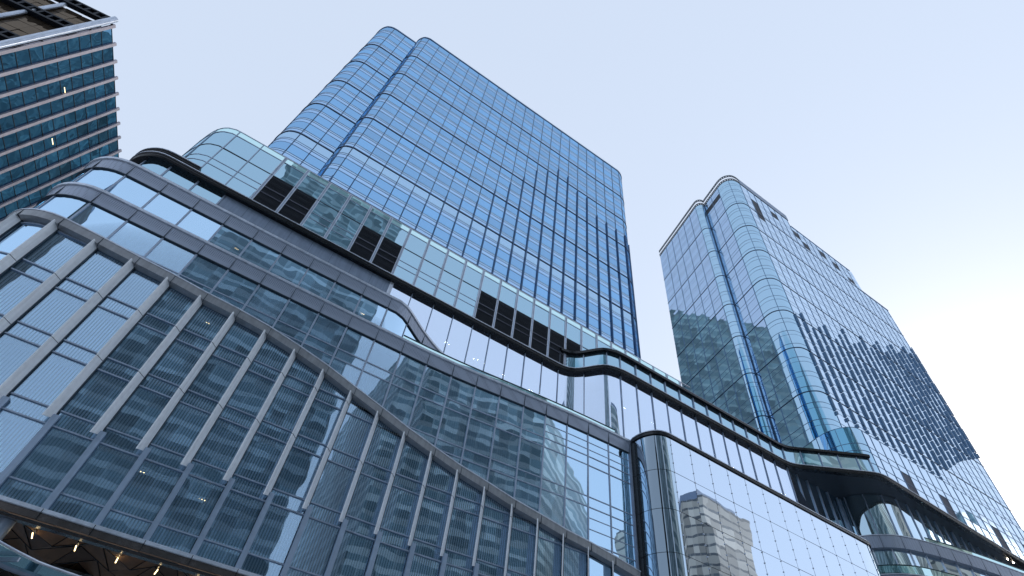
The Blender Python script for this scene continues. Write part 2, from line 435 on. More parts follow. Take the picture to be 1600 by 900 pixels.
# sloping band
mb = MB(); br = sorted(set([round(t, 3) for t in GC.brk(0, GC.L)]+[round(s, 3) for s, z in dgs]))
vs = []; fs = []; mi = []
for t in br:
    z = dz(t)
    for o_, zz in ((.38, z-.03), (.05, z), (-.12, z), (-.12, z-BH), (.05, z-BH-.02), (.34, z-BH+.06)): vs.append(GC.pt(t, o_, zz))
for i in range(len(br)-1):
    for k in range(6): fs.append((i*6+k, i*6+(k+1) % 6, (i+1)*6+(k+1) % 6, (i+1)*6+k))
fs += [(5, 4, 3, 2, 1, 0), tuple(range((len(br)-1)*6, len(br)*6))]
mb.add(vs, fs); mb.build('sloping_band', M['band'], podium, smooth=True)
# joints of the band
for s in gs:
    mb = MB(); z = dz(s); post(mb, GC, s, .025, -.05, .395, z-BH, z+.004); mb.build('band_joint', M['dframe'], podium)
mb = MB()   # thin bright edge over the band
vs = []; fs = []
for t in br:
    z = dz(t)+.006
    for o_, zz in ((.41, z-.03), (.41, z+.05), (.3, z+.05), (.3, z-.03)): vs.append(GC.pt(t, o_, zz))
for i in range(len(br)-1):
    for k in range(4): fs.append((i*4+k, i*4+(k+1) % 4, (i+1)*4+(k+1) % 4, (i+1)*4+k))
mb.add(vs, fs); mb.build('band_edge_trim', M['sill'], podium, smooth=True)

ROWS = [(27.03, 29.1, 'w'), (23.85, 25.83, 'w'), (23.08, 23.85, 's'), (20.55, 23.08, 'w'), (19.78, 20.55, 's'), (17.25, 19.78, 'w'), (16.48, 17.25, 's'),
        (13.93, 16.48, 'w'), (13.18, 13.93, 's'), (10.66, 13.18, 'w'), (9.8, 10.66, 's')]
S_END = GC.s_near(5.11, 30)
def window(root, c, a, b, z0a, z1a, z0b, z1b, off, blind='p', kind='w', rightside=False):
    """window > pane frame + blind"""
    m = MB(); pane(m, c, a+.05, b-.05, z0a+.03, z1a-.03, z0b+.03, z1b-.03, off, .04, .0035)
    w = m.build('window' if kind == 'w' else 'spandrel_window', M['win'], root, smooth=True)
    if blind:
        aa, bb = a+.14, b-.12; m = MB()
        def slat(t0, t1, o0, o1):
            q = []
            for dd in (0, -.012):
                for t, o_ in ((t0, o0), (t1, o1)):
                    kk = (t-a)/(b-a)
                    q.append((c.pt(t, o_+dd, z0a+(z0b-z0a)*kk), c.pt(t, o_+dd, z1a+(z1b-z1a)*kk-.03)))
            m.hexa([q[0][0], q[1][0], q[1][1], q[0][1], q[2][0], q[3][0], q[3][1], q[2][1]])
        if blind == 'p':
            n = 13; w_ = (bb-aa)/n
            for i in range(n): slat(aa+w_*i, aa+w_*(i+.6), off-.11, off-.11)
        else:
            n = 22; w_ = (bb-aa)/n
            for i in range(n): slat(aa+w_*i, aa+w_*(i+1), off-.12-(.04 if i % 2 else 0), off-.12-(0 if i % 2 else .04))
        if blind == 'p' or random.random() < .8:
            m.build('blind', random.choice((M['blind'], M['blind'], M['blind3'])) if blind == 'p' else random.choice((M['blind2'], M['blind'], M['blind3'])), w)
    return w

frame_rows = {}
for i in range(NB-1):
    a, b = gs[i], gs[i+1]
    xm = GC.at((a+b)/2)[0].x
    for r, (z0, z1, kd) in enumerate(ROWS):
        if z0 > 27 and a >= S_END-.1: continue
        da, db = dz(a), dz(b)
        # above the sloping band
        za, zb = max(z0, da-.05), max(z0, db-.05)
        if z1-za > .12 or z1-zb > .12:
            za, zb = min(za, z1-.03), min(zb, z1-.03)
            window(podium, GC, a, b, za, z1, zb, z1, 0, 's', kd)
        # below it
        ta, tb = min(z1, da-BH+.03), min(z1, db-BH+.03)
        if ta-z0 > .12 or tb-z0 > .12:
            ta, tb = max(ta, z0+.1), max(tb, z0+.1)
            window(podium, GC, a, b, z0, ta, z0, tb, -.12, 'p', kd)
# horizontal frames
def hframe(root, c, a, b, z, o0=-.1, o1=.04, h=.07, m='frame', name='transom'):
    k = MB(); sweep(k, c, a, b, rect(o0, o1, z-h/2, z+h/2)); return k.build(name, M[m], root, smooth=True)
for z in (23.85, 23.08, 20.55, 19.78, 17.25):
    # from the left start of the clear front to where the band cuts: keep only the stretch above the band
    up = [t for t in br if dz(t) < z]
    if up: hframe(podium, GC, up[0]+.05, GC.L, z)
for z in (23.08, 20.55, 19.78, 17.25, 16.48, 13.93, 13.18, 10.66):
    dn = [t for t in br if dz(t)-BH > z]
    if dn: hframe(podium, GC, 0, dn[-1], z, -.22, -.04, .07, 'frame')
# extra close transoms at the right end
sx = [GC.s_near(*p) for p in G1]
for z in (25.1, 24.45): hframe(podium, GC, sx[16], GC.L, z, -.08, .03, .05)
for z in (19.0, 18.2): hframe(podium, GC, sx[18], GC.L, z, -.08, .03, .05)
# vertical mullions above the band
for i, s in enumerate(gs):
    zt = 29.1 if s <= S_END+.05 else 25.83
    m = MB()
    post(m, GC, s, .11, -.1, .05, dz(s)-.05, zt)
    m.build('mullion', M['frame'], podium)
# upper fins (blades turned to the left) and lower flat fins
for i, s in enumerate(gs):
    p, n = GC.at(s); n = n.normalized(); t = Vector((-n.y, n.x))
    zt = dz(s)-.28
    zj = 13.75
    if p.x > 19: zj = 13.6
    dv = n*.40-t*.30; th = t*.03+n*.017
    q0 = Vector((p.x, p.y))+n*.0; q1 = q0+dv
    if zt-zj > .6:
        m = MB()
        c8 = []
        for sg in (-1, 1):
            for (q, z) in ((q0, zj-.28), (q1, zj-.45), (q1, zt-.06), (q0, zt-.36)):
                c8.append((q.x+th.x*sg, q.y+th.y*sg, z))
        m.hexa(c8)
        f_ = m.build('upper_fin', M['fin'], podium)
        for zz in (20.2, 16.9):
            if zt-.5 > zz+.3:
                m2 = MB(); c8 = []
                for sg in (-1.25, 1.25):
                    for (q, z) in ((q0, zz), (q1+n*.004, zz+.0), (q1+n*.004, zz+.025), (q0, zz+.025)): c8.append((q.x+th.x*sg, q.y+th.y*sg, z))
                m2.hexa(c8); m2.build('joint', M['dframe'], f_)
        m = MB(); post(m, GC, s+.02, .09, -.1, .03, zj, zt); m.build('mullion', M['dframe'], podium)
    zt2 = min(zj, zt)
    if zt2 > 10:
        m = MB(); post(m, GC, s+.12, .27, -.1, .13, 9.85, zt2-.12); m.build('lower_fin', M['finlow'], podium)
for (x, z, y) in ((-4.6, 22.2, 31.0), (-2.9, 12.9, 31.0), (.2, 12.6, 31.0), (-6.0, 28.6, 31), (3.7, 28.4, 31), (21.3, 18.7, 30.1)):
    m = MB(); m.box((x-.16, y-.02, z-.015), (x+.16, y+.02, z+.015)); m.build('room_light', M['lamp'], podium)
# dark interior slab
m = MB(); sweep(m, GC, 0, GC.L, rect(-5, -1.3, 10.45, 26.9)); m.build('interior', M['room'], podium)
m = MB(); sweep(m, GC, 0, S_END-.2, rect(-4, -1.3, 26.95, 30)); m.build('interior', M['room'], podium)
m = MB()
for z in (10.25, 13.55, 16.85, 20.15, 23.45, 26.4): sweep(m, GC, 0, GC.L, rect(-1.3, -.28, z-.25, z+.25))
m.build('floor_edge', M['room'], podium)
# grey floor bands with a pale sloped sill
def floorband(root, c, a, b, z0, z1, joints, m='perf'):
    k = MB(); h = z1-z0
    sweep(k, c, a, b, [(.06, z0+.03), (.14, z1-.24), (-.08, z1-.24), (-.08, z0+.03)])
    o = k.build('floor_band', M[m], root, smooth=True)
    k = MB(); sweep(k, c, a, b, [(.15, z1-.235), (.24, z1-.19), (.26, z1-.03), (.2, z1), (-.12, z1), (-.12, z1-.235)]); k.build('sill', M['sill'], o, smooth=True)
    k = MB(); sweep(k, c, a, b, [(.12, z0-.03), (.12, z0+.025), (-.1, z0+.025), (-.1, z0-.03)]); k.build('drip_edge', M['dframe'], o, smooth=True)
    for s in joints:
        if a < s < b: k = MB(); post(k, c, s, .03, 0, .148, z0+.03, z1-.24); k.build('band_joint', M['dframe'], o)
# S-shaped return of the top storey
SCV = Curve([(-17.6+0, 40)]+[p for p in G0[1:]]+G1[:10]+smooth_pts([(5.11, 30.0), (5.8, 29.98), (6.45, 30.17), (7.28, 30.75), (8.43, 31.62), (9.2, 32.12), (10.2, 32.72), (11.4, 33.3), (12.4, 33.7), (13.4, 33.95)])[1:])
sS = [s for s in gs if s <= S_END+.1]+[SCV.s_near(7.05, 30.55)+0, SCV.s_near(9.0, 32.0)]
floorband(podium, SCV, 0, SCV.L, 29.1, 30.3, sS)
floorband(podium, GC, 0, GC.L, 25.83, 27.03, gs)
for a, b in zip(sS[-3:-1]+[sS[-1]], sS[-2:]+[SCV.L]):
    window(podium, SCV, a, b, 27.03, 29.1, 27.03, 29.1, 0, 's')
for s in sS[-2:]:
    m = MB(); post(m, SCV, s, .07, -.1, .05, 27.03, 29.1); m.build('mullion', M['frame'], podium)
# roofs / terrace
def slab(name, c, a, b, off, yback, z, th, m, root):
    k = MB(); br_ = c.brk(a, b); n = len(br_)
    top = [c.pt(t, off, z) for t in br_]
    bk = [(p[0], max(yback, p[1]+.02), z) for p in top]
    vs = top+bk+[(x, y, z-th) for x, y, z in top+bk]
    fs = []
    for i in range(n-1):
        fs += [(i, i+1, n+i+1, n+i), (2*n+i+1, 2*n+i, 3*n+i, 3*n+i+1), (i+1, i, 2*n+i, 2*n+i+1), (n+i, n+i+1, 3*n+i+1, 3*n+i)]
    k.add(vs, fs); return k.build(name, M[m], root)
slab('roof_slab', SCV, 0, SCV.L, -.15, 34.5, 30.0, .2, 'roof', podium)
slab('terrace_slab', GC, GC.s_near(4, 30), GC.L, -.15, 33.9, 26.95, .2, 'roof', podium)
# handrails
m = MB(); sweep(m, SCV, 1, SCV.L-1.2, rect(-.05, .0, 30.3, 30.42)); sweep(m, SCV, 1, SCV.L-1.2, rect(-.09, .03, 30.42, 30.5)); m.build('parapet_rail', M['black'], podium, smooth=True)
ra, rb = GC.s_near(7.0, 30), GC.s_near(26.6, 28.9)
m = MB(); sweep(m, GC, ra, rb, rect(-.12, -.09, 27.03, 27.5)); bl = m.build('balustrade', M['railg'], podium, smooth=True)
m = MB(); sweep(m, GC, ra, rb, rect(-.16, -.05, 27.5, 27.57)); m.build('handrail', M['rail'], bl, smooth=True)
# bottom fascia and bronze soffit
m = MB(); sweep(m, GC, 0, GC.L, [(.25, 9.64), (.28, 9.67), (.28, 9.82), (-.1, 9.85), (-.1, 9.64)]); m.build('bottom_trim', M['sill'], podium, smooth=True)
m = MB(); sweep(m, GC, 0, GC.L, [(.24, 9.36), (.22, 9.635), (-.3, 9.635), (-.5, 9.25), (.12, 9.2)]); m.build('bottom_fascia', M['brown'], podium, smooth=True)
m = MB()
for s in gs: post(m, GC, s+.15, .03, .0, .286, 9.3, 9.80)
m.build('fascia_joint', M['black'], podium)
m = MB(); random.seed(3)
nx, ny = 34, 12; gx0, gy0, dx, dy = -21.5, 29.7, 1.7, 1.5
hh = {}
for i in range(nx+1):
    for j in range(ny+1):
        hh[i, j] = 9.3+(.75 if (i+j) % 2 else 0)+random.uniform(-.08, .08)
        if j == 0: hh[i, j] = 9.28
for i in range(nx):
    for j in range(ny):
        def P(a, b): return (gx0+dx*a+(dx/2 if b % 2 else 0), gy0+dy*b, hh[a, b])
        if gx0+dx*i > 27.5: continue
        a, b, c_, d_ = P(i, j), P(i+1, j), P(i+1, j+1), P(i, j+1)
        tr = ((a, d_, b), (b, d_, c_)) if j % 2 == 0 else ((a, c_, b), (a, d_, c_))
        for q in tr: m.add(q, [(0, 1, 2)], random.choice((0, 0, 1)))
stf = m.build('faceted_soffit', [M['bronze'], M['bronze2']], podium)
sol = stf.modifiers.new('s', 'SOLIDIFY'); sol.thickness = .04
m = MB()
for i in range(nx):
    for j in range(ny):
        if gx0+dx*i > 27.5: continue
        a, b, d_ = P(i, j), P(i+1, j), P(i, j+1)
        for q in (b, d_): m.bar((a[0], a[1], a[2]-.02), (q[0], q[1], q[2]-.02), .03, .03)
m.build('soffit_seam', M['black'], podium)
def lamp_tube(p, q, parent=None, r=.045):
    m = MB(); m.tube([p, q], r, 8); b_ = m.build('lamp_tube', M['lamp'], parent)
    return b_
for k in range(11):
    x = -5.2+1.73*k*1.0
    if x > 24: break
    o = MB(); o.tube([(x+.0, 30.95, 9.16), (x-.03, 31.75, 9.16)], .024, 8)
    L = o.build('soffit_lamp', M['lamp'], podium)
    o = MB(); o.box((x-.05, 30.97, 9.3), (x+.02, 31.73, 9.38)); o.build('lamp_housing', M['black'], L)

# street-level lobby front set back under the soffit
for k in range(16):
    x0 = -20+k*3.0
    m = MB(); m.box((x0+.06, 37.0, .1), (x0+2.94, 37.06, 9.6)); m.build('lobby_pane', M['cg'], podium)
    m = MB(); m.box((x0-.06, 36.9, .1), (x0+.06, 37.1, 9.6)); m.build('lobby_mullion', M['frame'], podium)

# ================================================================== UPPER PODIUM BLOCK (cornice, pale glass, teal glass, strip)
HP = smooth_pts([(-17.6, 44), (-17.3, 38), (-16.95, 36.2), (-16.4, 35.1), (-15.6, 34.35), (-14.9, 34.05), (-14.1, 34.0), (-13, 34.0)])[:-1]
HS = smooth_pts([(22.6, 34.0), (23.6, 34.0), (24.4, 33.97), (25.15, 33.8), (25.75, 33.45), (26.3, 32.85), (26.9, 32.0), (27.55, 31.2), (28.3, 30.82), (29.3, 30.6), (30.4, 30.55), (31.5, 30.55)])
HR = smooth_pts([(53.6, 30.7), (54.6, 30.62), (55.6, 30.3), (57.2, 29.3), (59.0, 28.15), (60.85, 27.0), (62.5, 25.95), (63.4, 25.5), (64.4, 25.35), (65.6, 25.33)])
HC = Curve(HP+[(-13, 34.0), (0, 34.0), (12, 34.0)]+HS+HR+[(75, 25.5), (90, 25.75), (104.8, 25.9)])
upper = thing('upper_podium', 'recessed upper podium with black double cornice, pale tall glass and teal glass above', 'building', (15, 40, 26))
s_e = HC.s_near(104.8, 25.9)
# main cornice: grooved black fascia
def cornice(root, c, a, b, z0, z1, proj_, name='cornice'):
    k = MB(); h = z1-z0
    sweep(k, c, a, b, [(proj_*.75, z0), (proj_, z0+h*.25), (proj_*.9, z0+h*.35), (proj_*.9, z0+h*.5), (proj_*1.1, z0+h*.6), (proj_*1.1, z1-.05), (proj_*.9, z1), (-.35, z1), (-.35, z0)])
    o = k.build(name, M['black'], root, smooth=True)
    k = MB(); sweep(k, c, a, b, rect(proj_*1.1, proj_*1.1+.03, z1-.13, z1-.06)); k.build('bright_trim', M['sill'], o, smooth=True)
    return o
cornice(upper, HC, 0, s_e, 35.93, 36.5, .32)
cornice(upper, HC, 0, HC.s_near(-12.4, 34.0), 36.52, 37.05, .34, 'cornice_cap')
# tall pale glass wall H: panes between x positions
hx = [-12.0, -9.85]
Hm = [5.4, 7.45, 9.68, 11.8, 13.95, 15.9, 18.0, 20.05, 22.1, 24.1]
s24 = HC.s_near(24.1, 34)
# left glass
left_s = [HC.s_of_x(-9.8, HC.s_near(-13, 34)), ]
for k in range(1, 6): left_s.insert(0, left_s[0]-2.15)
def tallpane(a, b, z0=26.9, z1=35.92, off=-.2, m='hg', jit=.003):
    k = MB(); pane(k, HC, a+.04, b-.04, z0, z1, z0, z1, off, .05, jit)
    return k.build('tall_pane', M[m], upper, smooth=True)
for a, b in zip(left_s, left_s[1:]):
    tallpane(a, b, 29.5, m='pg')
    m = MB(); post(m, HC, b, .12, -.3, -.12, 29.5, 35.92); m.build('mullion', M['frame'], upper)
# grey wall
ga, gb = left_s[-1]+.1, HC.s_near(5.35, 34)
m = MB(); sweep(m, HC, ga, gb, rect(-.6, -.12, 29, 35.92)); gw = m.build('grey_wall', M['grey'], upper)
m = MB()
for k in range(1, 8): post(m, HC, ga+(gb-ga)*k/8, .02, -.2, -.115, 29.5, 35.9)
m.build('wall_joint', M['dframe'], gw)
m = MB(); post(m, HC, gb+.02, .35, -.4, -.05, 27, 35.92); m.build('end_post', M['sill'], upper)
hs = [HC.s_near(x, 34) for x in Hm]
sr = HC.s_near(54.5, 30.65)
sm = HC.s_near(26.35, 32.85); s3 = HC.s_near(29.35, 30.6)
hs += [sm, s3]
nn = round((sr-s3)/2.075)
hs += [s3+(sr-s3)*k/nn for k in range(1, nn+1)]
for a, b in zip(hs, hs[1:]): tallpane(a, b)
for s in hs:
    m = MB(); post(m, HC, s, .05, -.25, -.09, 26.9, 35.92); m.build('mullion', M['frame'], upper)
# last pane with slanting free edge
m = MB()
P1_ = [(54.6, 30.82), (55.35, 30.82), (57.6, 30.82), (54.6, 30.82)]
vs = [(54.6, 30.8, 26.9), (58.6, 30.8, 26.9), (57.6, 30.8, 30.5), (56.75, 30.8, 31.7), (55.9, 30.8, 33.3), (55.0, 30.8, 34.9), (54.75, 30.8, 35.92), (54.6, 30.8, 35.92)]
vs += [(x, y+.06, z) for x, y, z in vs]; n = 8
m.add(vs, [tuple(range(n)), tuple(range(2*n-1, n-1, -1))]+[(i, (i+1) % n, n+(i+1) % n, n+i) for i in range(n)])
m.build('tall_pane', M['hg'], upper)
m = MB(); sweep(m, HC, 3, HC.s_near(5.3, 34), rect(-8, -2.5, 26, 36)); sweep(m, HC, HC.s_near(5.5, 34), sr, rect(-3.6, -3.3, 26, 36)); m.build('interior', M['blind2'], upper)
# ceiling lights behind the pale glass
for (x, y, z) in [(6.3, 35.0, 33.4), (12.2, 35.0, 33.2), (15.3, 35.0, 33.0), (18.5, 35.0, 32.8), (21.6, 35.0, 32.6), (31.0, 32.2, 33.6), (35.0, 32.2, 33.6), (42.5, 32.2, 33.3), (46.5, 32.2, 33.3), (55.0, 32.4, 33.5)]:
    m = MB(); m.box((x-.28, y-.07, z-.03), (x+.28, y+.07, z+.03)); m.build('ceiling_light', M['lampw'], upper)
# teal glass I
IP = smooth_pts([(-17.3, 46), (-16.7, 40.6), (-15.7, 37.8), (-14.75, 35.7), (-14.1, 34.75), (-13.5, 34.25), (-12.86, 34.0), (-12.2, 33.97)])[:-1]
IC = Curve(IP+[(-12.2, 33.97), (0, 33.97), (20, 33.97), (44, 33.97)])
im = [9.39+2.19*k for k in range(-10, 16)]
isv = [IC.s_of_x(x, IC.s_near(-12.2, 33.97)-.6) for x in im]
for k in range(3): isv.insert(0, isv[0]-2.3)
louv = set()
for i, (a, b) in enumerate(zip(isv, isv[1:])):
    xm = IC.at((a+b)/2)[0].x
    isl = (-8.0 < xm < -3.6) or (.6 < xm < 5) or (13.7 < xm < 26.8)
    rows = [(43.15, 43.86, 'top'), (40.76, 43.1, 'pg')]
    if isl: rows.append((36.52, 40.72, 'lv'))
    else: rows += [(38.95, 40.72, 'pg'), (38.15, 38.9, 'pg'), (36.52, 38.1, 'pg')]
    for z0, z1, kd in rows:
        k = MB()
        if kd == 'lv':
            sweep(k, IC, a+.12, b-.12, rect(-.12, -.02, z0, z1)); L = k.build('louvre_panel', M['louver'], upper, smooth=True)
            k = MB(); zz = z0+.1
            while zz < z1-.1: sweep(k, IC, a+.16, b-.16, [(.05, zz), (.055, zz+.02), (-.03, zz+.11), (-.035, zz+.09)]); zz += .2
            k.build('louvre_blades', M['blade'], L, smooth=False)
            k = MB(); sweep(k, IC, a+.12, b-.12, rect(-.06, .07, 38.9, 38.98)); sweep(k, IC, a+.12, b-.12, rect(-.06, .07, 38.1, 38.18)); k.build('louvre_bar', M['vent'], L)
            continue
        pane(k, IC, a+.05, b-.05, z0, z1, z0, z1, 0, .05, .004)
        k.build('parapet_pane' if kd == 'top' else 'teal_pane', M['railg' if kd == 'top' else 'pg'], upper, smooth=True)
for i, s in enumerate(isv):
    m = MB(); xm = IC.at(s)[0].x
    if xm > -8.5:
        for w_ in (-.1, .1): post(m, IC, s+w_, .05, -.1, .07, 36.5, 43.9)
        post(m, IC, s, .18, -.1, .03, 36.5, 43.9, 1)
    else: post(m, IC, s, .08, -.1, .05, 36.5, 43.9)
    m.build('mullion', [M['sill'] if xm > -8.5 else M['frame'], M['frame']], upper)
for z, mm in ((43.88, 'sill'), (43.12, 'frame'), (40.74, 'dframe'), (38.92, 'frame'), (38.13, 'frame')):
    m = MB()
    if z in (38.92, 38.13):
        for i, (a, b) in enumerate(zip(isv, isv[1:])):
            xm = IC.at((a+b)/2)[0].x
            if not ((-8.0 < xm < -3.6) or (.6 < xm < 5) or (13.7 < xm < 26.8)): sweep(m, IC, a, b, rect(-.08, .03, z-.03, z+.03))
    else: sweep(m, IC, 0, IC.L, rect(-.1, .035, z-.04, z+.04))
    m.build('transom', M[mm], upper, smooth=True)
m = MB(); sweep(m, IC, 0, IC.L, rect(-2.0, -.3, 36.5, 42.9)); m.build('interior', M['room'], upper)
# strip above the curved cornice and its black cap
su, sv = HC.s_near(24.15, 34), HC.s_near(63.3, 25.55)
m = MB(); sweep(m, HC, su, HC.s_near(60, 27.5), rect(-1.2, -.3, 36.5, 38.3)); m.build('strip_interior', M['room'], upper)
ss = [su, sm, HC.s_near(27.9, 31), s3]
nn = round((HC.s_near(54.6, 30.6)-s3)/2.08)
ss += [s3+(HC.s_near(54.6, 30.6)-s3)*k/nn for k in range(1, nn+1)]
last = ss[-1]
while last < sv-1: last += 2.15; ss.append(min(last, sv))
for a, b in zip(ss, ss[1:]):
    k = MB(); pane(k, HC, a+.04, b-.04, 36.52, 38.38, 36.52, 38.38, -.12, .05, .004); k.build('strip_pane', M['pg'], upper, smooth=True)
for s in ss:
    m = MB(); post(m, HC, s, .1, -.2, .0, 36.5, 38.4); m.build('strip_mullion', M['frame'], upper)
m = MB(); sweep(m, HC, su, sv, [(.1, 38.38), (.26, 38.46), (.28, 38.75), (.05, 38.85), (-.5, 38.85), (-.5, 38.38)]); uc = m.build('upper_cornice', M['black'], upper, smooth=True)
m = MB(); sweep(m, HC, HC.s_near(29, 30.65), HC.s_near(53, 30.65), rect(-.42, -.39, 38.85, 39.5)); gl = m.build('roof_balustrade', M['railg'], upper, smooth=True)
m = MB(); sweep(m, HC, HC.s_near(29, 30.65), HC.s_near(53, 30.65), rect(-.45, -.36, 39.5, 39.56)); m.build('handrail', M['sill'], gl, smooth=True)
# soffit under the big curve, and the recess behind it
m = MB()
br_ = HC.brk(HC.s_near(54.0, 30.68), s_e); top = [HC.pt(t, -.2, 35.95) for t in br_]; n = len(top)
bk = [(p[0]+.3, 34.0, 35.95) for p in top]
vs = top+bk+[(x, y, z+.25) for x, y, z in top+bk]; fs = []
for i in range(n-1): fs += [(i, i+1, n+i+1, n+i), (2*n+i+1, 2*n+i, 3*n+i, 3*n+i+1), (n+i, n+i+1, 3*n+i+1, 3*n+i)]
m.add(vs, fs); m.build('soffit', M['soffit'], upper)
# recess wall: dark glazing with pale mullions
RC = Curve([(54.6, 31.0), (64.6, 31.2)])
k = 0; t = 0
while t < RC.L-.3:
    m = MB(); pane(m, RC, t+.05, min(t+1.9, RC.L)-.05, 26, 35.9, 26, 35.9, 0, .06, .004); m.build('recess_pane', M['cg'], upper)
    m = MB(); post(m, RC, min(t+1.9, RC.L), .1, -.1, .12, 26, 35.9); m.build('mullion', M['frame'], upper)
    t += 1.9

# ================================================================== TOWER ONE
T1 = thing('blue_glass_tower', 'tall blue glass tower with rounded corners rising behind the podium', 'building', (12, 50, 0))
def curtain(root, c, svals, zrows, matf, off=0, cap=100, name='glass_pane', jit=.004, vis=None):
    cells = []
    for a, b in zip(svals, svals[1:]):
        for r, (z0, z1) in enumerate(zrows):
            k = MB(); mm = matf((a+b)/2, (z0+z1)/2, r)
            if mm is None: continue
            pane(k, c, a+.03, b-.03, z0, z1, z0, z1, off, .05, jit)
            ar = seen_area([c.pt(a, 0, z0), c.pt(b, 0, z0), c.pt(b, 0, z1), c.pt(a, 0, z1)])
            if vis and not vis((a+b)/2, (z0+z1)/2): ar *= .001
            cells.append((ar, k, mm, None))
    field(root, cells, name, cap)
# plan: front block x -4.4..39 at y 38, set-back left block x -10.3..-6 at y 40.1
TL = Curve(smooth_pts([(-13.2, 52), (-12.85, 46), (-12.6, 42.9), (-12.1, 41.45), (-11.35, 40.55), (-10.4, 40.16), (-9.8, 40.1)])+[(-6.0, 40.1)])
TF = Curve(smooth_pts([(-6.0, 40.4), (-5.95, 39.6), (-5.65, 38.9), (-5.1, 38.3), (-4.4, 38.04), (-4.2, 38.0)])+smooth_pts([(38.5, 38.0), (39.2, 38.02), (40.1, 38.3), (40.9, 38.9), (41.4, 39.8), (41.6, 41)])+[(41.9, 54)])
RZ = 98.06
fl = 2.62
zr = []; k = 0
tops = []
z = RZ-.1
rows1 = []; lines_dark = []; lines_thin = []; strips = []
# dark lines every three floors: 88.6, 80.7, 72.9, 64.8, 56.7, 48.8
dark = [88.62, 80.75, 72.85, 64.85, 56.85, 48.95, 41.05]
prev = RZ
for dl in dark:
    h = prev-dl; nf = 3
    for q in range(nf):
        zt = prev-h*q/nf; zb = prev-h*(q+1)/nf; hh_ = zt-zb
        rows1.append((zb+hh_*.40, zt-.03, 'v', q, dl))
        rows1.append((zb+hh_*.28, zb+hh_*.37, 'g', q, dl))
        rows1.append((zb+.05, zb+hh_*.25, 's', q, dl))
        lines_thin += [zb+hh_*.385, zb+hh_*.265]
        if q < nf-1: lines_thin.append(zb+.01)
    prev = dl
kinds1 = [(r[2], r[3], r[4]) for r in rows1]
def t1mat(s, z, r):
    kd, q, dl = kinds1[r]
    if kd == 'g': return M['t1l']
    if kd == 's': return M['t1s']
    if kd == 'v' and q == 0 and 48 < dl < 50: return M['t1b']
    if kd == 's': return M['t1']
    return M['t1']
zr1 = [(r[0], r[1]) for r in rows1]
tf = [TF.s_near(-4.2, 38)]
pitch = 3.295*38/60
x = -4.37
fx = []
while x < 39.0:
    fx.append(x); x += pitch
tfs = [0.02, TF.s_near(-5.4, 38.6)]+[TF.s_near(x, 38) for x in fx]
tfs += [tfs[-1]+2.0, tfs[-1]+4.0, tfs[-1]+6, tfs[-1]+8, TF.L-.01]
T1vis = lambda s, z: z > 46 or (z > 42 and s > 20)
curtain(T1, TF, tfs, zr1, t1mat, 0, 60, vis=T1vis)
tls = [.01, 5, 7.5, TL.s_near(-12.3, 41.9), TL.s_near(-10.2, 40.12), TL.s_near(-8.1, 40.1), TL.L-.05]
curtain(T1, TL, tls, zr1, t1mat, 0, 40, vis=lambda s, z: z > 48)
fin_start = {}
for i, s in enumerate(tfs[1:-1]):
    m = MB(); post(m, TF, s, .09, -.1, .05, 30, RZ+.15); mu = m.build('mullion', M['line'], T1)
for i, s in enumerate(tls[1:-1]):
    m = MB(); post(m, TL, s, .09, -.1, .05, 40, RZ+.15); m.build('mullion', M['line'], T1)
# projecting dark fins on the lower right part of the front, their tops stepping
steps = [(12.6, 62), (14.7, 66), (16.8, 70), (18.9, 74), (20.9, 78.5), (23.0, 80.5), (25.1, 83.2), (27.2, 83.0), (29.3, 80.3), (31.4, 80.4), (33.4, 76.6), (35.5, 76.3), (37.6, 76.2)]
def fin_top(x):
    if x < -3: return 50
    if x < 12.6: return 50+(x+4)*.7
    return min(steps, key=lambda q: abs(q[0]-x))[1]
for s in tfs[2:-1]:
    p = TF.at(s)[0]
    zt = fin_top(p.x) if p.y < 38.3 else 76
    m = MB(); zz = zt
    while zz > 41:
        z2 = max(40.8, zz-3.9); post(m, TF, s, .10, .05, .24, z2+.07, zz); zz = z2
    m.build('projecting_fin', M['pfin'], T1)
for d_ in dark[:-1]:
    for c, nm in ((TF, 0), (TL, 1)):
        m = MB(); sweep(m, c, 0, c.L, rect(-.1, .07, d_-.09, d_+.09)); m.build('dark_floor_line', M['line'], T1, smooth=True)
for d_ in lines_thin:
    if d_ < 43: continue
    for c in (TF, TL): m = MB(); sweep(m, c, 0, c.L, rect(-.1, .02, d_-.04, d_+.04)); m.build('thin_floor_line', M['line2'], T1, smooth=True)
for c in (TF, TL):
    m = MB(); sweep(m, c, 0, c.L, rect(-.4, .08, RZ, RZ+.3)); m.build('roof_parapet', M['line2'], T1, smooth=True)
m = MB()
body = [(-12.0, 52), (-11.9, 43), (-10.5, 40.9), (-5.5, 40.7), (-5.2, 39.2), (-4, 38.5), (38.5, 38.5), (40.6, 40), (40.9, 54), (30, 64), (0, 64)]
n = len(body); vs = [(x, y, 0) for x, y in body]+[(x, y, RZ-.2) for x, y in body]
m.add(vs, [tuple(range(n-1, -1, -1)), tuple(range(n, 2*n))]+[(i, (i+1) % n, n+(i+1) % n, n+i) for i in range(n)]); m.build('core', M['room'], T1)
# small white brackets on the right edge
m = MB()
for z in (74.0, 70.2, 66.4, 62.6, 58.8, 55, 51.2, 47.5): m.box((40.2, 38.2, z), (41.7, 38.4, z+.12))

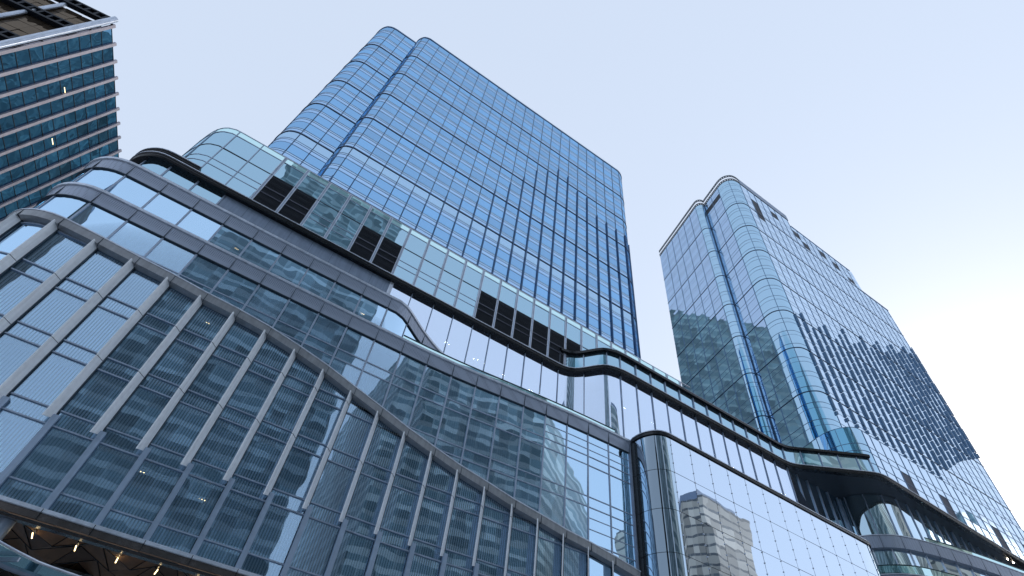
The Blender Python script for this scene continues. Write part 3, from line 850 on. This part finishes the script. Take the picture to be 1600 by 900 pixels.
# ================================================================== GLASS BOX (lower right front)
JB = thing('glass_box', 'pale frameless glass box with rounded left corner, black top edge and dark left post', 'building', (43, 28, 0))
JC = Curve([(28.9, 31)]+smooth_pts([(28.64, 29.34), (28.42, 28.65), (28.42, 27.8), (28.66, 27.05), (29.08, 26.5), (29.7, 26.22), (30.4, 26.17)], .25)+[(40, 26.36), (50, 26.55)]+smooth_pts([(57.4, 26.68), (58.05, 26.8), (58.5, 27.2), (58.75, 28), (58.8, 29)], .25)+[(58.9, 31)])
m = MB(); sweep(m, JC, 0, JC.L, [(.12, 27.02), (.14, 27.22), (.04, 27.34), (-.3, 27.34), (-.3, 27.02)]); te = m.build('top_edge', M['black'], JB, smooth=True)
m = MB(); sweep(m, JC, 0, JC.L, rect(-.1, .1, 27.345, 27.42)); m.build('bright_cap', M['sill'], te, smooth=True)
js = [.6, JC.s_near(28.45, 28.3), JC.s_near(28.9, 26.7), JC.s_near(30.15, 26.17)]
x = 30.15
while x < 57: x += 2.287; js.append(JC.s_near(x, 26.17+(x-30)*.019))
js = [s for s in js if s < JC.L-.5]+[JC.L-.05]
zj = [27.0, 23.9, 20.75, 17.6, 14.45, 11.3, 8.15, 5, 1.9, .1]
cells = []
for a, b in zip(js, js[1:]):
    for z1, z0 in zip(zj, zj[1:]):
        k = MB(); pane(k, JC, a+.02, b-.02, z0+.02, z1-.02, z0+.02, z1-.02, 0, .05, .0018)
        cells.append((seen_area([JC.pt(a, 0, z0), JC.pt(b, 0, z0), JC.pt(b, 0, z1), JC.pt(a, 0, z1)]), k, M['jc'] if b < js[3]+.01 else M['jg'], None))
field(JB, cells, 'glass_pane', 95)
m = MB(); sweep(m, JC, 0, JC.L, rect(-1.2, -.13, 0, 27)); m.build('interior', M['room'], JB)
m = MB()
fc = []
for s in js[3:-1]:
    z = 26.35
    while z > 1:
        k = MB(); p, nn_ = JC.at(s); nn_ = nn_.normalized()
        k.tube([(p.x, p.y, z), (p.x+nn_.x*.05, p.y+nn_.y*.05, z)], .055, 8)
        fc.append((seen_area([(p.x-.1, p.y, z-.1), (p.x+.1, p.y, z-.1), (p.x+.1, p.y, z+.1), (p.x-.1, p.y, z+.1)]), k, M['sill'], None)); z -= .815
field(JB, fc, 'glass_fitting', 99)
m = MB(); m.box((28.12, 28.6, 0), (28.42, 29.9, 27.02)); m.build('dark_post', M['black'], JB)
m = MB(); m.box((28.0, 28.72, 0), (28.1, 28.9, 26.9)); m.build('pale_post', M['frame'], JB)
for (x, z) in ((36.5, 18.5), (40.2, 17.0)): pass

# ================================================================== RIGHT TOWER
RT = thing('stepped_glass_tower', 'pale teal glass tower on the right with rounded corner and staggered dark fins', 'building', (94, 62, 0))
Q = 1.25                                   # tower scaled about the camera so it stands back from the podium front
def hz(z): return 1.6+(z-1.6)*Q
def qq(pts): return [(x*Q, y*Q) for x, y in pts]
fa = Vector((.24, .97)).normalized()
PA0 = Vector((58.2, 35.15))*Q; PB0 = Vector((58.25, 29.2))*Q
def al(p, s): q = p+fa*s*Q; return (q.x, q.y)
F1 = Curve([al(PA0, 14.5), al(PA0, 0)]+smooth_pts([al(PA0, 0)]+qq([(58.25, 34.6), (58.55, 34.15), (58.95, 33.9), (59.35, 33.85)]), .2)[1:])
F2 = Curve([al(PB0, 4.9), al(PB0, 0)]+smooth_pts([al(PB0, 0)]+qq([(58.12, 28.4), (58.2, 27.6), (58.6, 26.85), (59.3, 26.25), (60.2, 26.02), (60.9, 26.0)]), .25)[1:]+qq([(75.7, 26), (95.1, 26), (104.6, 26)]))
FY = 26*Q
zd = [hz(z) for z in (97.3, 90.8, 83.4, 76.2, 68.8, 61.5, 54.05, 46.6)]
Z99, Z97, Z91 = hz(99.3), hz(97.3), hz(90.9)
def roof_of(x): return Z99 if x < 75.7*Q else (Z97 if x < 95.2*Q else Z91)
floors = []
for a, b in zip(zd, zd[1:]):
    for q in range(3): floors.append((a-(a-b)*(q+1)/3, a-(a-b)*q/3))
floors += [(hz(44.1), hz(46.6)), (hz(41.6), hz(44.1)), (hz(39.1), hz(41.6)), (hz(36.6), hz(39.1))]
allrows = [(Z97, Z99)]+floors
rrows = []
for z0, z1 in allrows:
    h = z1-z0
    rrows.append((z0+h*.34, z1-.03)); rrows.append((z0+.03, z0+h*.3))
xs_front = [(60.95+2.055*k)*Q for k in range(1, 22)]+[104.58*Q]
def f2x(x): return F2.s_near(x*Q, FY)
f2s = [.02, F2.s_near(*al(PB0, 2.45)), F2.s_near(*al(PB0, .1)), F2.s_near(58.6*Q, 26.85*Q), f2x(60.9)]+[F2.s_near(x, FY) for x in xs_front]
def rmat(s, z, r):
    p = F2.at(s)[0]
    if z > roof_of(p.x): return None
    ox, oz = p.x/Q, (z-1.6)/Q+1.6
    if ox > 63 and oz < 43: return None
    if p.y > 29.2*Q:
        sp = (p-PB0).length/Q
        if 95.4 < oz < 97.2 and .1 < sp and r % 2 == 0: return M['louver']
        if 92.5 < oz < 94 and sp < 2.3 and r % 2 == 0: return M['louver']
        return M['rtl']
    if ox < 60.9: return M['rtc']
    if 62.5 < ox < 65 and 89 < oz < 96: return M['louver']
    for (xx, zz) in ((70.2, 96), (76.5, 95.2), (78.5, 92.5), (84.6, 94.5), (88.8, 94), (92.8, 92.2)):
        if abs(ox-xx) < 1.02 and abs(oz-zz) < 1.0: return M['louver']
    return M['rt']
curtain(RT, F2, f2s, rrows, rmat, 0, 62)
f1s = [.02]+[F1.s_near(*al(PA0, q)) for q in (11.75, 9.4, 7.05, 4.7, 2.35, .1)]+[F1.L-.02]
def rmat1(s, z, r):
    if z > Z99: return None
    p = F1.at(s)[0]; oz = (z-1.6)/Q+1.6
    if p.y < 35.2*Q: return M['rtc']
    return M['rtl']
curtain(RT, F1, f1s, rrows, rmat1, 0, 38)
for c, sv_ in ((F1, f1s), (F2, f2s)):
    for s in sv_[1:-1]:
        p = c.at(s)[0]; zt = roof_of(p.x)
        m = MB(); post(m, c, s, .1, -.1, .06, hz(42) if p.x > 66*Q else 40, zt); m.build('mullion', M['line2'], RT)
e95, e75 = f2x(95.1), f2x(75.7)
for d_ in zd[1:]:
    for c in (F1, F2):
        e = e95 if (c is F2 and d_ > Z91+.2) else c.L
        m = MB(); sweep(m, c, 0, e, rect(-.1, .07, d_-.07, d_+.07)); m.build('dark_floor_line', M['line'], RT, smooth=True)
m = MB()
for (z0, z1) in floors:
    h = z1-z0
    for zz, w_ in ((z0+h*.32, .035), (z0, .025)):
        for c in (F1, F2):
            e = e95 if (c is F2 and zz > Z91) else (f2x(63) if (c is F2 and zz < hz(43)) else c.L)
            m = MB(); sweep(m, c, 0, e, rect(-.1, .02, zz-w_, zz+w_)); m.build('thin_floor_line', M['line2'], RT, smooth=True)
m = MB(); post(m, F1, F1.L-.02, .14, -.1, .12, 40, Z99); m.build('recess_line', M['line'], RT)
# crown: two open ladder rings
for c, e in ((F1, F1.L), (F2, e75)):
    for z0, z1 in ((hz(99.25), hz(99.95)), (hz(100.6), hz(101.25))):
        m = MB(); sweep(m, c, 0, e, rect(-.06, .06, z0, z0+.2)); sweep(m, c, 0, e, rect(-.06, .06, z1-.2, z1))
        t = .15
        while t < e: post(m, c, t, .36, -.05, .05, z0, z1); t += .62
        m.build('crown_ring', M['dframe'], RT)
m = MB(); sweep(m, F2, f2x(61), e75, rect(-.1, .1, hz(99.35), hz(101.1))); m.build('crown_panel', M['grey'], RT)
m = MB(); sweep(m, F2, e75, f2x(95.2), rect(-.3, .08, Z97-.1, Z97+.2)); sweep(m, F2, f2x(95.2), F2.L, rect(-.3, .08, Z91, Z91+.3)); m.build('roof_parapet', M['line2'], RT)
# staggered fins
def interp(pts, x):
    for (a, za), (b, zb) in zip(pts, pts[1:]):
        if a <= x <= b: return za+(zb-za)*(x-a)/(b-a)
    return pts[-1][1]
def ztop(x): return interp([(60, 61.5), (66, 62.2), (71, 63.9), (76, 66), (78, 66.2), (81.5, 68.2), (87, 70.6), (92.5, 73.1), (96, 75.2), (101, 77.4), (105, 79.6)], x)
def zbot(x): return 43.5 if x < 85 else interp([(85, 45.7), (87.6, 46.6), (94.8, 50.9), (103.8, 55.1), (106, 56)], x)
zl = []
z = 44.15
while z < 82: zl.append(z); z += 2.45
fin_cells = []
random.seed(11)
for i, x in enumerate([60.9]+[q/Q for q in xs_front]):
    s = f2x(x); zt = ztop(x)+(1.3 if i % 3 == 1 else -.9 if i % 3 == 2 else 0)+random.uniform(-.5, .5); zb = zbot(x)
    lv = [zb]+[q for q in zl if zb+.5 < q < zt-.8]+[zt]
    for a, b in zip(lv, lv[1:]):
        k = MB(); dp = random.choice((.15, .19, .22))
        post(k, F2, s, .17, .06, .06+dp*Q, hz(a)+.12, hz(b)-.12)
        ar = seen_area([F2.pt(s, .05, hz(a)), F2.pt(s, .5, hz(a)), F2.pt(s, .5, hz(b)), F2.pt(s, .05, hz(b))])
        fin_cells.append((ar, k, M['rfin'], None))
field(RT, fin_cells, 'sun_fin', 98)
def prism(m, body, z0, z1, mi=0):
    n = len(body); vs = [(x, y, z0) for x, y in body]+[(x, y, z1) for x, y in body]
    m.add(vs, [tuple(range(n-1, -1, -1)), tuple(range(n, 2*n))]+[(i, (i+1) % n, n+(i+1) % n, n+i) for i in range(n)], mi)
m = MB()
IA, IB = PA0+Vector((.9, .4)), PB0+Vector((.7, 0))
front = [al(IA, 14.2), al(IA, 0), (74.6, 41.6), al(IB, 4.0), al(IB, 0), (76, FY+.7)]
prism(m, front+[(130.3, FY+.7), (130.3, 74), (104, 74)], 1, Z91-.3)
prism(m, front+[(94.2, FY+.7), (94.2, 70)], Z91-.3, Z99-.2)
prism(m, [(94.1, FY+.7), (118.5, FY+.7), (118.5, 74), (94.1, 70)], Z91-.3, Z97-.3)
m.build('core', M['room'], RT)

# lower block under the right tower
RB = thing('tower_base_block', 'pale glass base block of the right tower with rounded corner and tall violet vents', 'building', (80, 40, 36))
BC = Curve([(64.6, 36)]+smooth_pts([(63.9, 33), (63.25, 30.6), (63.0, 29.2), (63.1, 28.1), (63.45, 27.15), (64.0, 26.4), (64.8, 26.02), (65.6, 25.95)], .25)+[(85, 25.92), (104.7, 25.9)])
bxs = [65.6, 67.2]+[67.2+2.057*k for k in range(1, 19)]+[104.65]
bs = [.05, BC.s_near(63.25, 30.6), BC.s_near(63.2, 27.9)]+[BC.s_near(x, 25.95) for x in bxs]
def bmat(s, z, r):
    p = BC.at(s)[0]
    for xx in (72.3, 80.3, 92.8, 101): 
        if abs(p.x-xx) < 1.05 and z < 40.4: return M['vent']
    return M['rtc'] if p.x < 65.6 else M['rt']
curtain(RB, BC, bs, [(41.18, 43.4), (40.2, 41.12), (38.6, 40.15), (36.52, 38.55)], bmat, .03, 90)
for s in bs[1:-1]:
    m = MB(); post(m, BC, s, .07, -.05, .08, 36.5, 43.42); m.build('mullion', M['line2'], RB)
for z in (43.44, 41.15, 40.18, 38.58):
    m = MB(); sweep(m, BC, 0, BC.L, rect(-.1, .06, z-.03, z+.03)); m.build('transom', M['line2'], RB, smooth=True)
m = MB(); prism(m, [(65.2, 36), (63.8, 30), (63.8, 28.2), (65.4, 26.5), (104.3, 26.5), (104.3, 60), (66, 60)], 36.0, 43.4); m.build('core', M['room'], RB)

# ================================================================== CURVED LOBBY WING (bottom right)
LW = thing('curved_lobby_wing', 'curved glass lobby with grey stepped bands tucked under the dark soffit', 'building', (75, 30, 0))
LC = Curve(smooth_pts([(64.6, 32.6), (64.65, 31.2), (64.75, 30.1), (65.3, 28.9), (66.4, 27.75), (68.4, 26.95), (71.3, 26.75), (75, 26.8), (80, 26.95)], .5)+[(90, 27.1), (104, 27.2)])
t = 0; i = 0
while t < 34:
    m = MB(); pane(m, LC, t+.04, t+1.96, 24, 35.9, 24, 35.9, 0, .06, .004); m.build('lobby_pane', M['cg'], LW, smooth=True)
    m = MB(); post(m, LC, t+2, .1, -.1, .1, 24, 35.9); m.build('mullion', M['frame'], LW)
    t += 2
m = MB(); sweep(m, LC, 0, LC.L, rect(-1.5, -.3, 0, 36)); m.build('interior', M['room'], LW)
BQ = 1.118
def bz(z): return 1.6+(z-1.6)*BQ
BND = Curve(smooth_pts([(x*BQ, y*BQ) for x, y in [(54.8, 27.6), (55.6, 25.6), (56.5, 24.35), (57.5, 23.6), (58.6, 23.1), (60.5, 22.5), (63, 21.85), (66, 21.15), (69.9, 20.45), (73, 19.95), (76, 19.6)]], .6)+[(90*BQ, 18.6*BQ)])
def ring(z0, z1, off, m_, name, ex=0):
    k = MB(); z0, z1 = bz(z0), bz(z1); sweep(k, BND, 0, BND.L, [(off, z0), (off+.03, z1-.12), (off-.1, z1), (off-1.6, z1), (off-1.6, z0)]); return k.build(name, M[m_], LW, smooth=True)
r1 = ring(25.8, 27.0, 0, 'perf', 'grey_band')
m = MB()
t = 1.5
while t < BND.L: post(m, BND, t, .03, -.2, .035, bz(25.8), bz(26.9)); t += 2.1
m.build('band_joint', M['dframe'], r1)
m = MB(); sweep(m, BND, 0, BND.L, rect(-.12, .07, bz(26.95), bz(27.03))); m.build('band_trim', M['sill'], r1, smooth=True)
# window strip below
t = .5
while t < 22:
    m = MB(); pane(m, BND, t+.05, t+1.95, bz(23.3), bz(25.78), bz(23.3), bz(25.78), -.5, .05, .004); m.build('strip_window', M['cg'], LW, smooth=True)
    m = MB(); post(m, BND, t+2, .1, -.6, -.4, bz(23.3), bz(25.8)); m.build('mullion', M['sill'], LW)
    t += 2
r2 = ring(21.9, 23.25, .55, 'perf', 'grey_band')
m = MB(); sweep(m, BND, 0, BND.L, rect(.35, .63, bz(23.2), bz(23.28))); m.build('band_trim', M['sill'], r2, smooth=True)
m = MB(); sweep(m, BND, 0, BND.L, rect(.5, .53, bz(23.28), bz(24.0))); gl = m.build('balustrade', M['railg'], LW, smooth=True)
m = MB(); sweep(m, BND, 0, BND.L, rect(.46, .57, bz(24.0), bz(24.07))); m.build('handrail', M['rail'], gl, smooth=True)
m = MB(); sweep(m, BND, BND.s_near(60.5*BQ, 22.5*BQ), BND.L, rect(-.2, -.17, bz(27.03), bz(27.45))); gl = m.build('balustrade', M['railg'], LW, smooth=True)
m = MB(); sweep(m, BND, BND.s_near(60.5*BQ, 22.5*BQ), BND.L, rect(-.24, -.13, bz(27.45), bz(27.52))); m.build('handrail', M['rail'], gl, smooth=True)
t = .5
while t < 16:
    m = MB(); pane(m, BND, t+.05, t+1.95, bz(19.2), bz(21.88), bz(19.2), bz(21.88), 0, .05, .004); m.build('strip_window', M['cg'], LW, smooth=True)
    m = MB(); post(m, BND, t+2, .1, -.1, .1, bz(19.2), bz(21.9)); m.build('mullion', M['sill'], LW)
    t += 2
ring(17.9, 19.2, .8, 'perf', 'grey_band')
m = MB(); sweep(m, BND, 0, BND.L, rect(-1.8, -.7, bz(12), bz(26))); m.build('interior', M['room'], LW)
m = MB(); sweep(m, BND, 0, BND.L, rect(-2.2, -1.2, 0, bz(12))); m.build('lower_wall', M['grey'], LW, smooth=True)
for x in (92.5, 94):
    s = HC.s_near(x, 25.6); p = HC.pt(s, -.5, 35.9)
    m = MB(); m.tube([(p[0], p[1], 35.86), (p[0], p[1], 35.96)], .05, 10); m.build('downlight', M['lampw'], upper)

# ================================================================== LEFT TOWER (tilted off vertical to match the image)
def toW(x, y): return (x*math.cos(AZ)+y*math.sin(AZ), -x*math.sin(AZ)+y*math.cos(AZ))
K2 = toW(-65.0868, 30.2542); K = Vector((K2[0], K2[1], 80))
def dirv(az): a = math.radians(az); q = toW(math.cos(a), math.sin(a)); return Vector((q[0], q[1], 0))
A_ = dirv(109.28); B_ = dirv(-159.72)
q = toW(.14515, .07074); V_ = Vector((q[0], q[1], .98688)).normalized()
nA = A_.cross(V_).normalized(); nB = V_.cross(B_).normalized()
if nA.dot(CAMP-K) < 0: nA = -nA
if nB.dot(CAMP-K) < 0: nB = -nB
LTW = thing('ribbed_office_tower', 'dark blue tower tilted to match the image, with pale ribs at the left edge, black trusses on its crown', 'building', (K.x, K.y, 0))
def PA(s, v, o): return K+A_*s-V_*v+nA*o
def PB(s, v, o): return K+B_*s-V_*v+nB*o
def obox(m, F, s0, s1, v0, v1, o0, o1, mi=0):
    m.hexa([F(s0, v0, o0), F(s1, v0, o0), F(s1, v1, o0), F(s0, v1, o0), F(s0, v0, o1), F(s1, v0, o1), F(s1, v1, o1), F(s0, v1, o1)], mi)
cells = []
H = 78
ribs = [.8+2.905*k for k in range(0, 21)]
mv = []
v = .25
while v < H-1: mv.append(v); v += 1.87
random.seed(5)
for s0_, s1_ in zip([-.0]+ribs, ribs):
    if s0_ < .1: continue
    for v0, v1 in zip(mv, mv[1:]):
        k = MB(); ju, jv = random.gauss(0, .01), random.gauss(0, .01)
        k.hexa([PA(s0_+.03, v0+.03, ju), PA(s1_-.03, v0+.03, -ju), PA(s1_-.03, v1-.03, -ju+jv), PA(s0_+.03, v1-.03, ju+jv)]+[PA(s0_+.03, v0+.03, -.1), PA(s1_-.03, v0+.03, -.1), PA(s1_-.03, v1-.03, -.1), PA(s0_+.03, v1-.03, -.1)])
        cells.append((seen_area([PA(s0_, v0, 0), PA(s1_, v0, 0), PA(s1_, v1, 0), PA(s0_, v1, 0)]), k, M['lt'], None))
field(LTW, cells, 'glass_pane', 90)
for i, s in enumerate(ribs):
    m = MB(); obox(m, PA, s-.24, s+.24, -.2, H, 0, .28); m.build('rib', M['rib'], LTW)
m = MB()
for v in mv: obox(m, PA, .5, ribs[-1], v-.03, v+.03, -.05, .05)
m.build('floor_line', M['truss'], LTW)
# crown tube at the corner
m = MB(); m.tube([PA(-.35, -.2, .35), PA(-.35, H, .35)], .42, 14); m.build('corner_tube', M['sill'], LTW, smooth=True)
m = MB()
for v in mv[::2]: obox(m, PA, -.5, .7, v-.08, v+.08, -.1, .2)
m.build('tube_bracket', M['truss'], LTW)
# B side: dark glass with three black ladder trusses
cells = []
for i in range(12):
    for v0 in [1.9+1.95*k for k in range(0, 36)]:
        k = MB(); j1 = random.gauss(0, .03); s0_, s1_ = .4+2.2*i, .4+2.2*(i+1)
        k.hexa([PB(s0_+.04, v0+.04, -.35+j1), PB(s1_-.04, v0+.04, -.35-j1), PB(s1_-.04, v0+1.9, -.35-j1), PB(s0_+.04, v0+1.9, -.35+j1)]+[PB(s0_+.04, v0+.04, -.6), PB(s1_-.04, v0+.04, -.6), PB(s1_-.04, v0+1.9, -.6), PB(s0_+.04, v0+1.9, -.6)])
        cells.append((seen_area([PB(s0_, v0, 0), PB(s1_, v0, 0), PB(s1_, v0+1.95, 0), PB(s0_, v0+1.95, 0)]), k, M['ltd'], None))
field(LTW, cells, 'dark_glass_pane', 60)
for vt in (.0, 6.0, 13.8, 21.6, 29.4):
    m = MB(); L_ = 26
    obox(m, PB, .1, L_, vt, vt+.3, -.3, .45); obox(m, PB, .1, L_, vt+1.25, vt+1.6, -.3, .45)
    s = .3
    while s < L_: obox(m, PB, s, s+.3, vt+.2, vt+1.4, -.28, .43); s += 1.2
    m.build('ladder_truss', M['truss'], LTW)
for s in (5.2, 9.6, 14):
    m = MB(); m.tube([PB(s, 1.5, -.05), PB(s, H, -.05)], .28, 10); m.build('pale_column', M['sill'], LTW, smooth=True)
m = MB()
q8 = []
Lb = 30
m.hexa([PA(.5, 1.9, -.12), PA(58, 1.9, -.12), PA(58, H+1, -.12), PA(.5, H+1, -.12)]+[PA(.5, 1.9, -.12)+B_*26, PA(58, 1.9, -.12)+B_*26, PA(58, H+1, -.12)+B_*26, PA(.5, H+1, -.12)+B_*26])
for v in range(len(m.v)):
    pass
cr = m.build('core', M['room'], LTW)
# strip lamps seen inside
for (s, v) in ((8.4, 9.0), (16.2, 12.0)):
    m = MB(); obox(m, PA, s, s+1.1, v, v+.06, .02, .05); m.build('lit_window_strip', M['lamp'], LTW)

# ================================================================== small glass canopy at lower left
CN = thing('entrance_canopy', 'curved dark glass entrance canopy with pale tube edge at the lower left corner', 'canopy', (-6, 26, 0))
cp = smooth_pts([(-8.5, 18.5), (-6.5, 21.6), (-5.4, 23.2), (-4.66, 24.12), (-4.11, 24.72), (-3.52, 25.24), (-2.63, 25.54), (-1, 25.9), (2, 26.2)], .4)
CC = Curve(cp)
m = MB(); m.tube([(x, y, 7.0) for x, y in cp], .045, 8); m.build('edge_tube', M['sill'], CN, smooth=True)
m = MB(); sweep(m, CC, 0, CC.L, rect(-1.75, .0, 6.95, 7.0)); m.build('canopy_glass', M['railg'], CN)
m = MB(); m.tube([CC.pt(t, -1.75, 6.95) for t in CC.brk(0, CC.L)], .11, 8); m.build('inner_tube', M['frame'], CN, smooth=True)
t = 1.2
while t < CC.L:
    m = MB(); p, q = CC.pt(t, -.05, 6.85), CC.pt(t, -1.7, 6.85); m.bar(p, q, .06, .14); m.build('bracket', M['frame'], CN); t += 2.2
m = MB(); m.tube([(-6.2, 30.6, 0), (-6.2, 30.6, 9.4)], .3, 16)
m.build('column', M['frame'], CN)

# ================================================================== towers behind the viewer (seen only as reflections)
def city(name, body, h, m_, label, cap=None):
    cx_ = sum(p[0] for p in body)/len(body); cy_ = sum(p[1] for p in body)/len(body)
    t = thing(name, label, 'building', (cx_, cy_, 0), 'city buildings mirrored in the glass')
    k = MB(); prism(k, body, 0, h); k.build('wall', m_, t)
    k = MB(); bb = [(cx_+(x-cx_)*.85, cy_+(y-cy_)*.85) for x, y in body]; prism(k, bb, h, h+3.5); k.build('roof_plant', M['grey'], t)
sA = striped('city_dark_bands', ((.44, .53, .56), (.20, .28, .31)), 2.6, 3.1)
sB = striped('city_grey_bands', ((.62, .68, .66), (.22, .31, .33)), 2.7, 2.7)
sC = striped('city_beige_bands', ((.72, .64, .52), (.16, .17, .17)), 2.9, 5.0, .74)
sD = striped('city_dark_glass', ((.07, .09, .09), (.02, .03, .03)), 3.4, 2.2)
sE = striped('city_teal_glass', ((.22, .38, .42), (.10, .22, .27)), 3.2, 2.6, .6)
city('city_tower', [(-25, -40), (-25, -70), (14, -70), (14, -40)], 138, sA, 'dark banded tower behind the viewer, mirrored in the left podium windows')
city('city_tower', [(25, -84), (25, -40), (52, -40), (99, -84)], 84, sB, 'grey banded tower behind the viewer, mirrored in the middle podium windows')
city('city_tower', [(128, -60), (135, -48), (158, -49), (158, -90), (128, -90)], 87, sC, 'beige banded tower behind the viewer, mirrored in the glass box')
city('city_tower', [(-78, -52), (-78, -72), (-64, -72), (-64, -52)], 104, sD, 'slim near-black tower behind the viewer, mirrored in the rounded corner of the glass box')
city('city_tower', [(232, -20), (236, -30), (420, -30), (420, -20)], 106, sE, 'wide teal tower behind the viewer, mirrored at the foot of the right tower')

city('city_tower', [(14, 106), (14, 142), (40, 150), (66, 140), (66, 106)], 150, striped('city_green_glass', ((.46, .60, .54), (.30, .44, .42)), 3.5, 2.4, .35), 'unseen green banded tower added behind the blue tower for its reflection in the right tower side')  # added out of view to give the right tower side a reflection
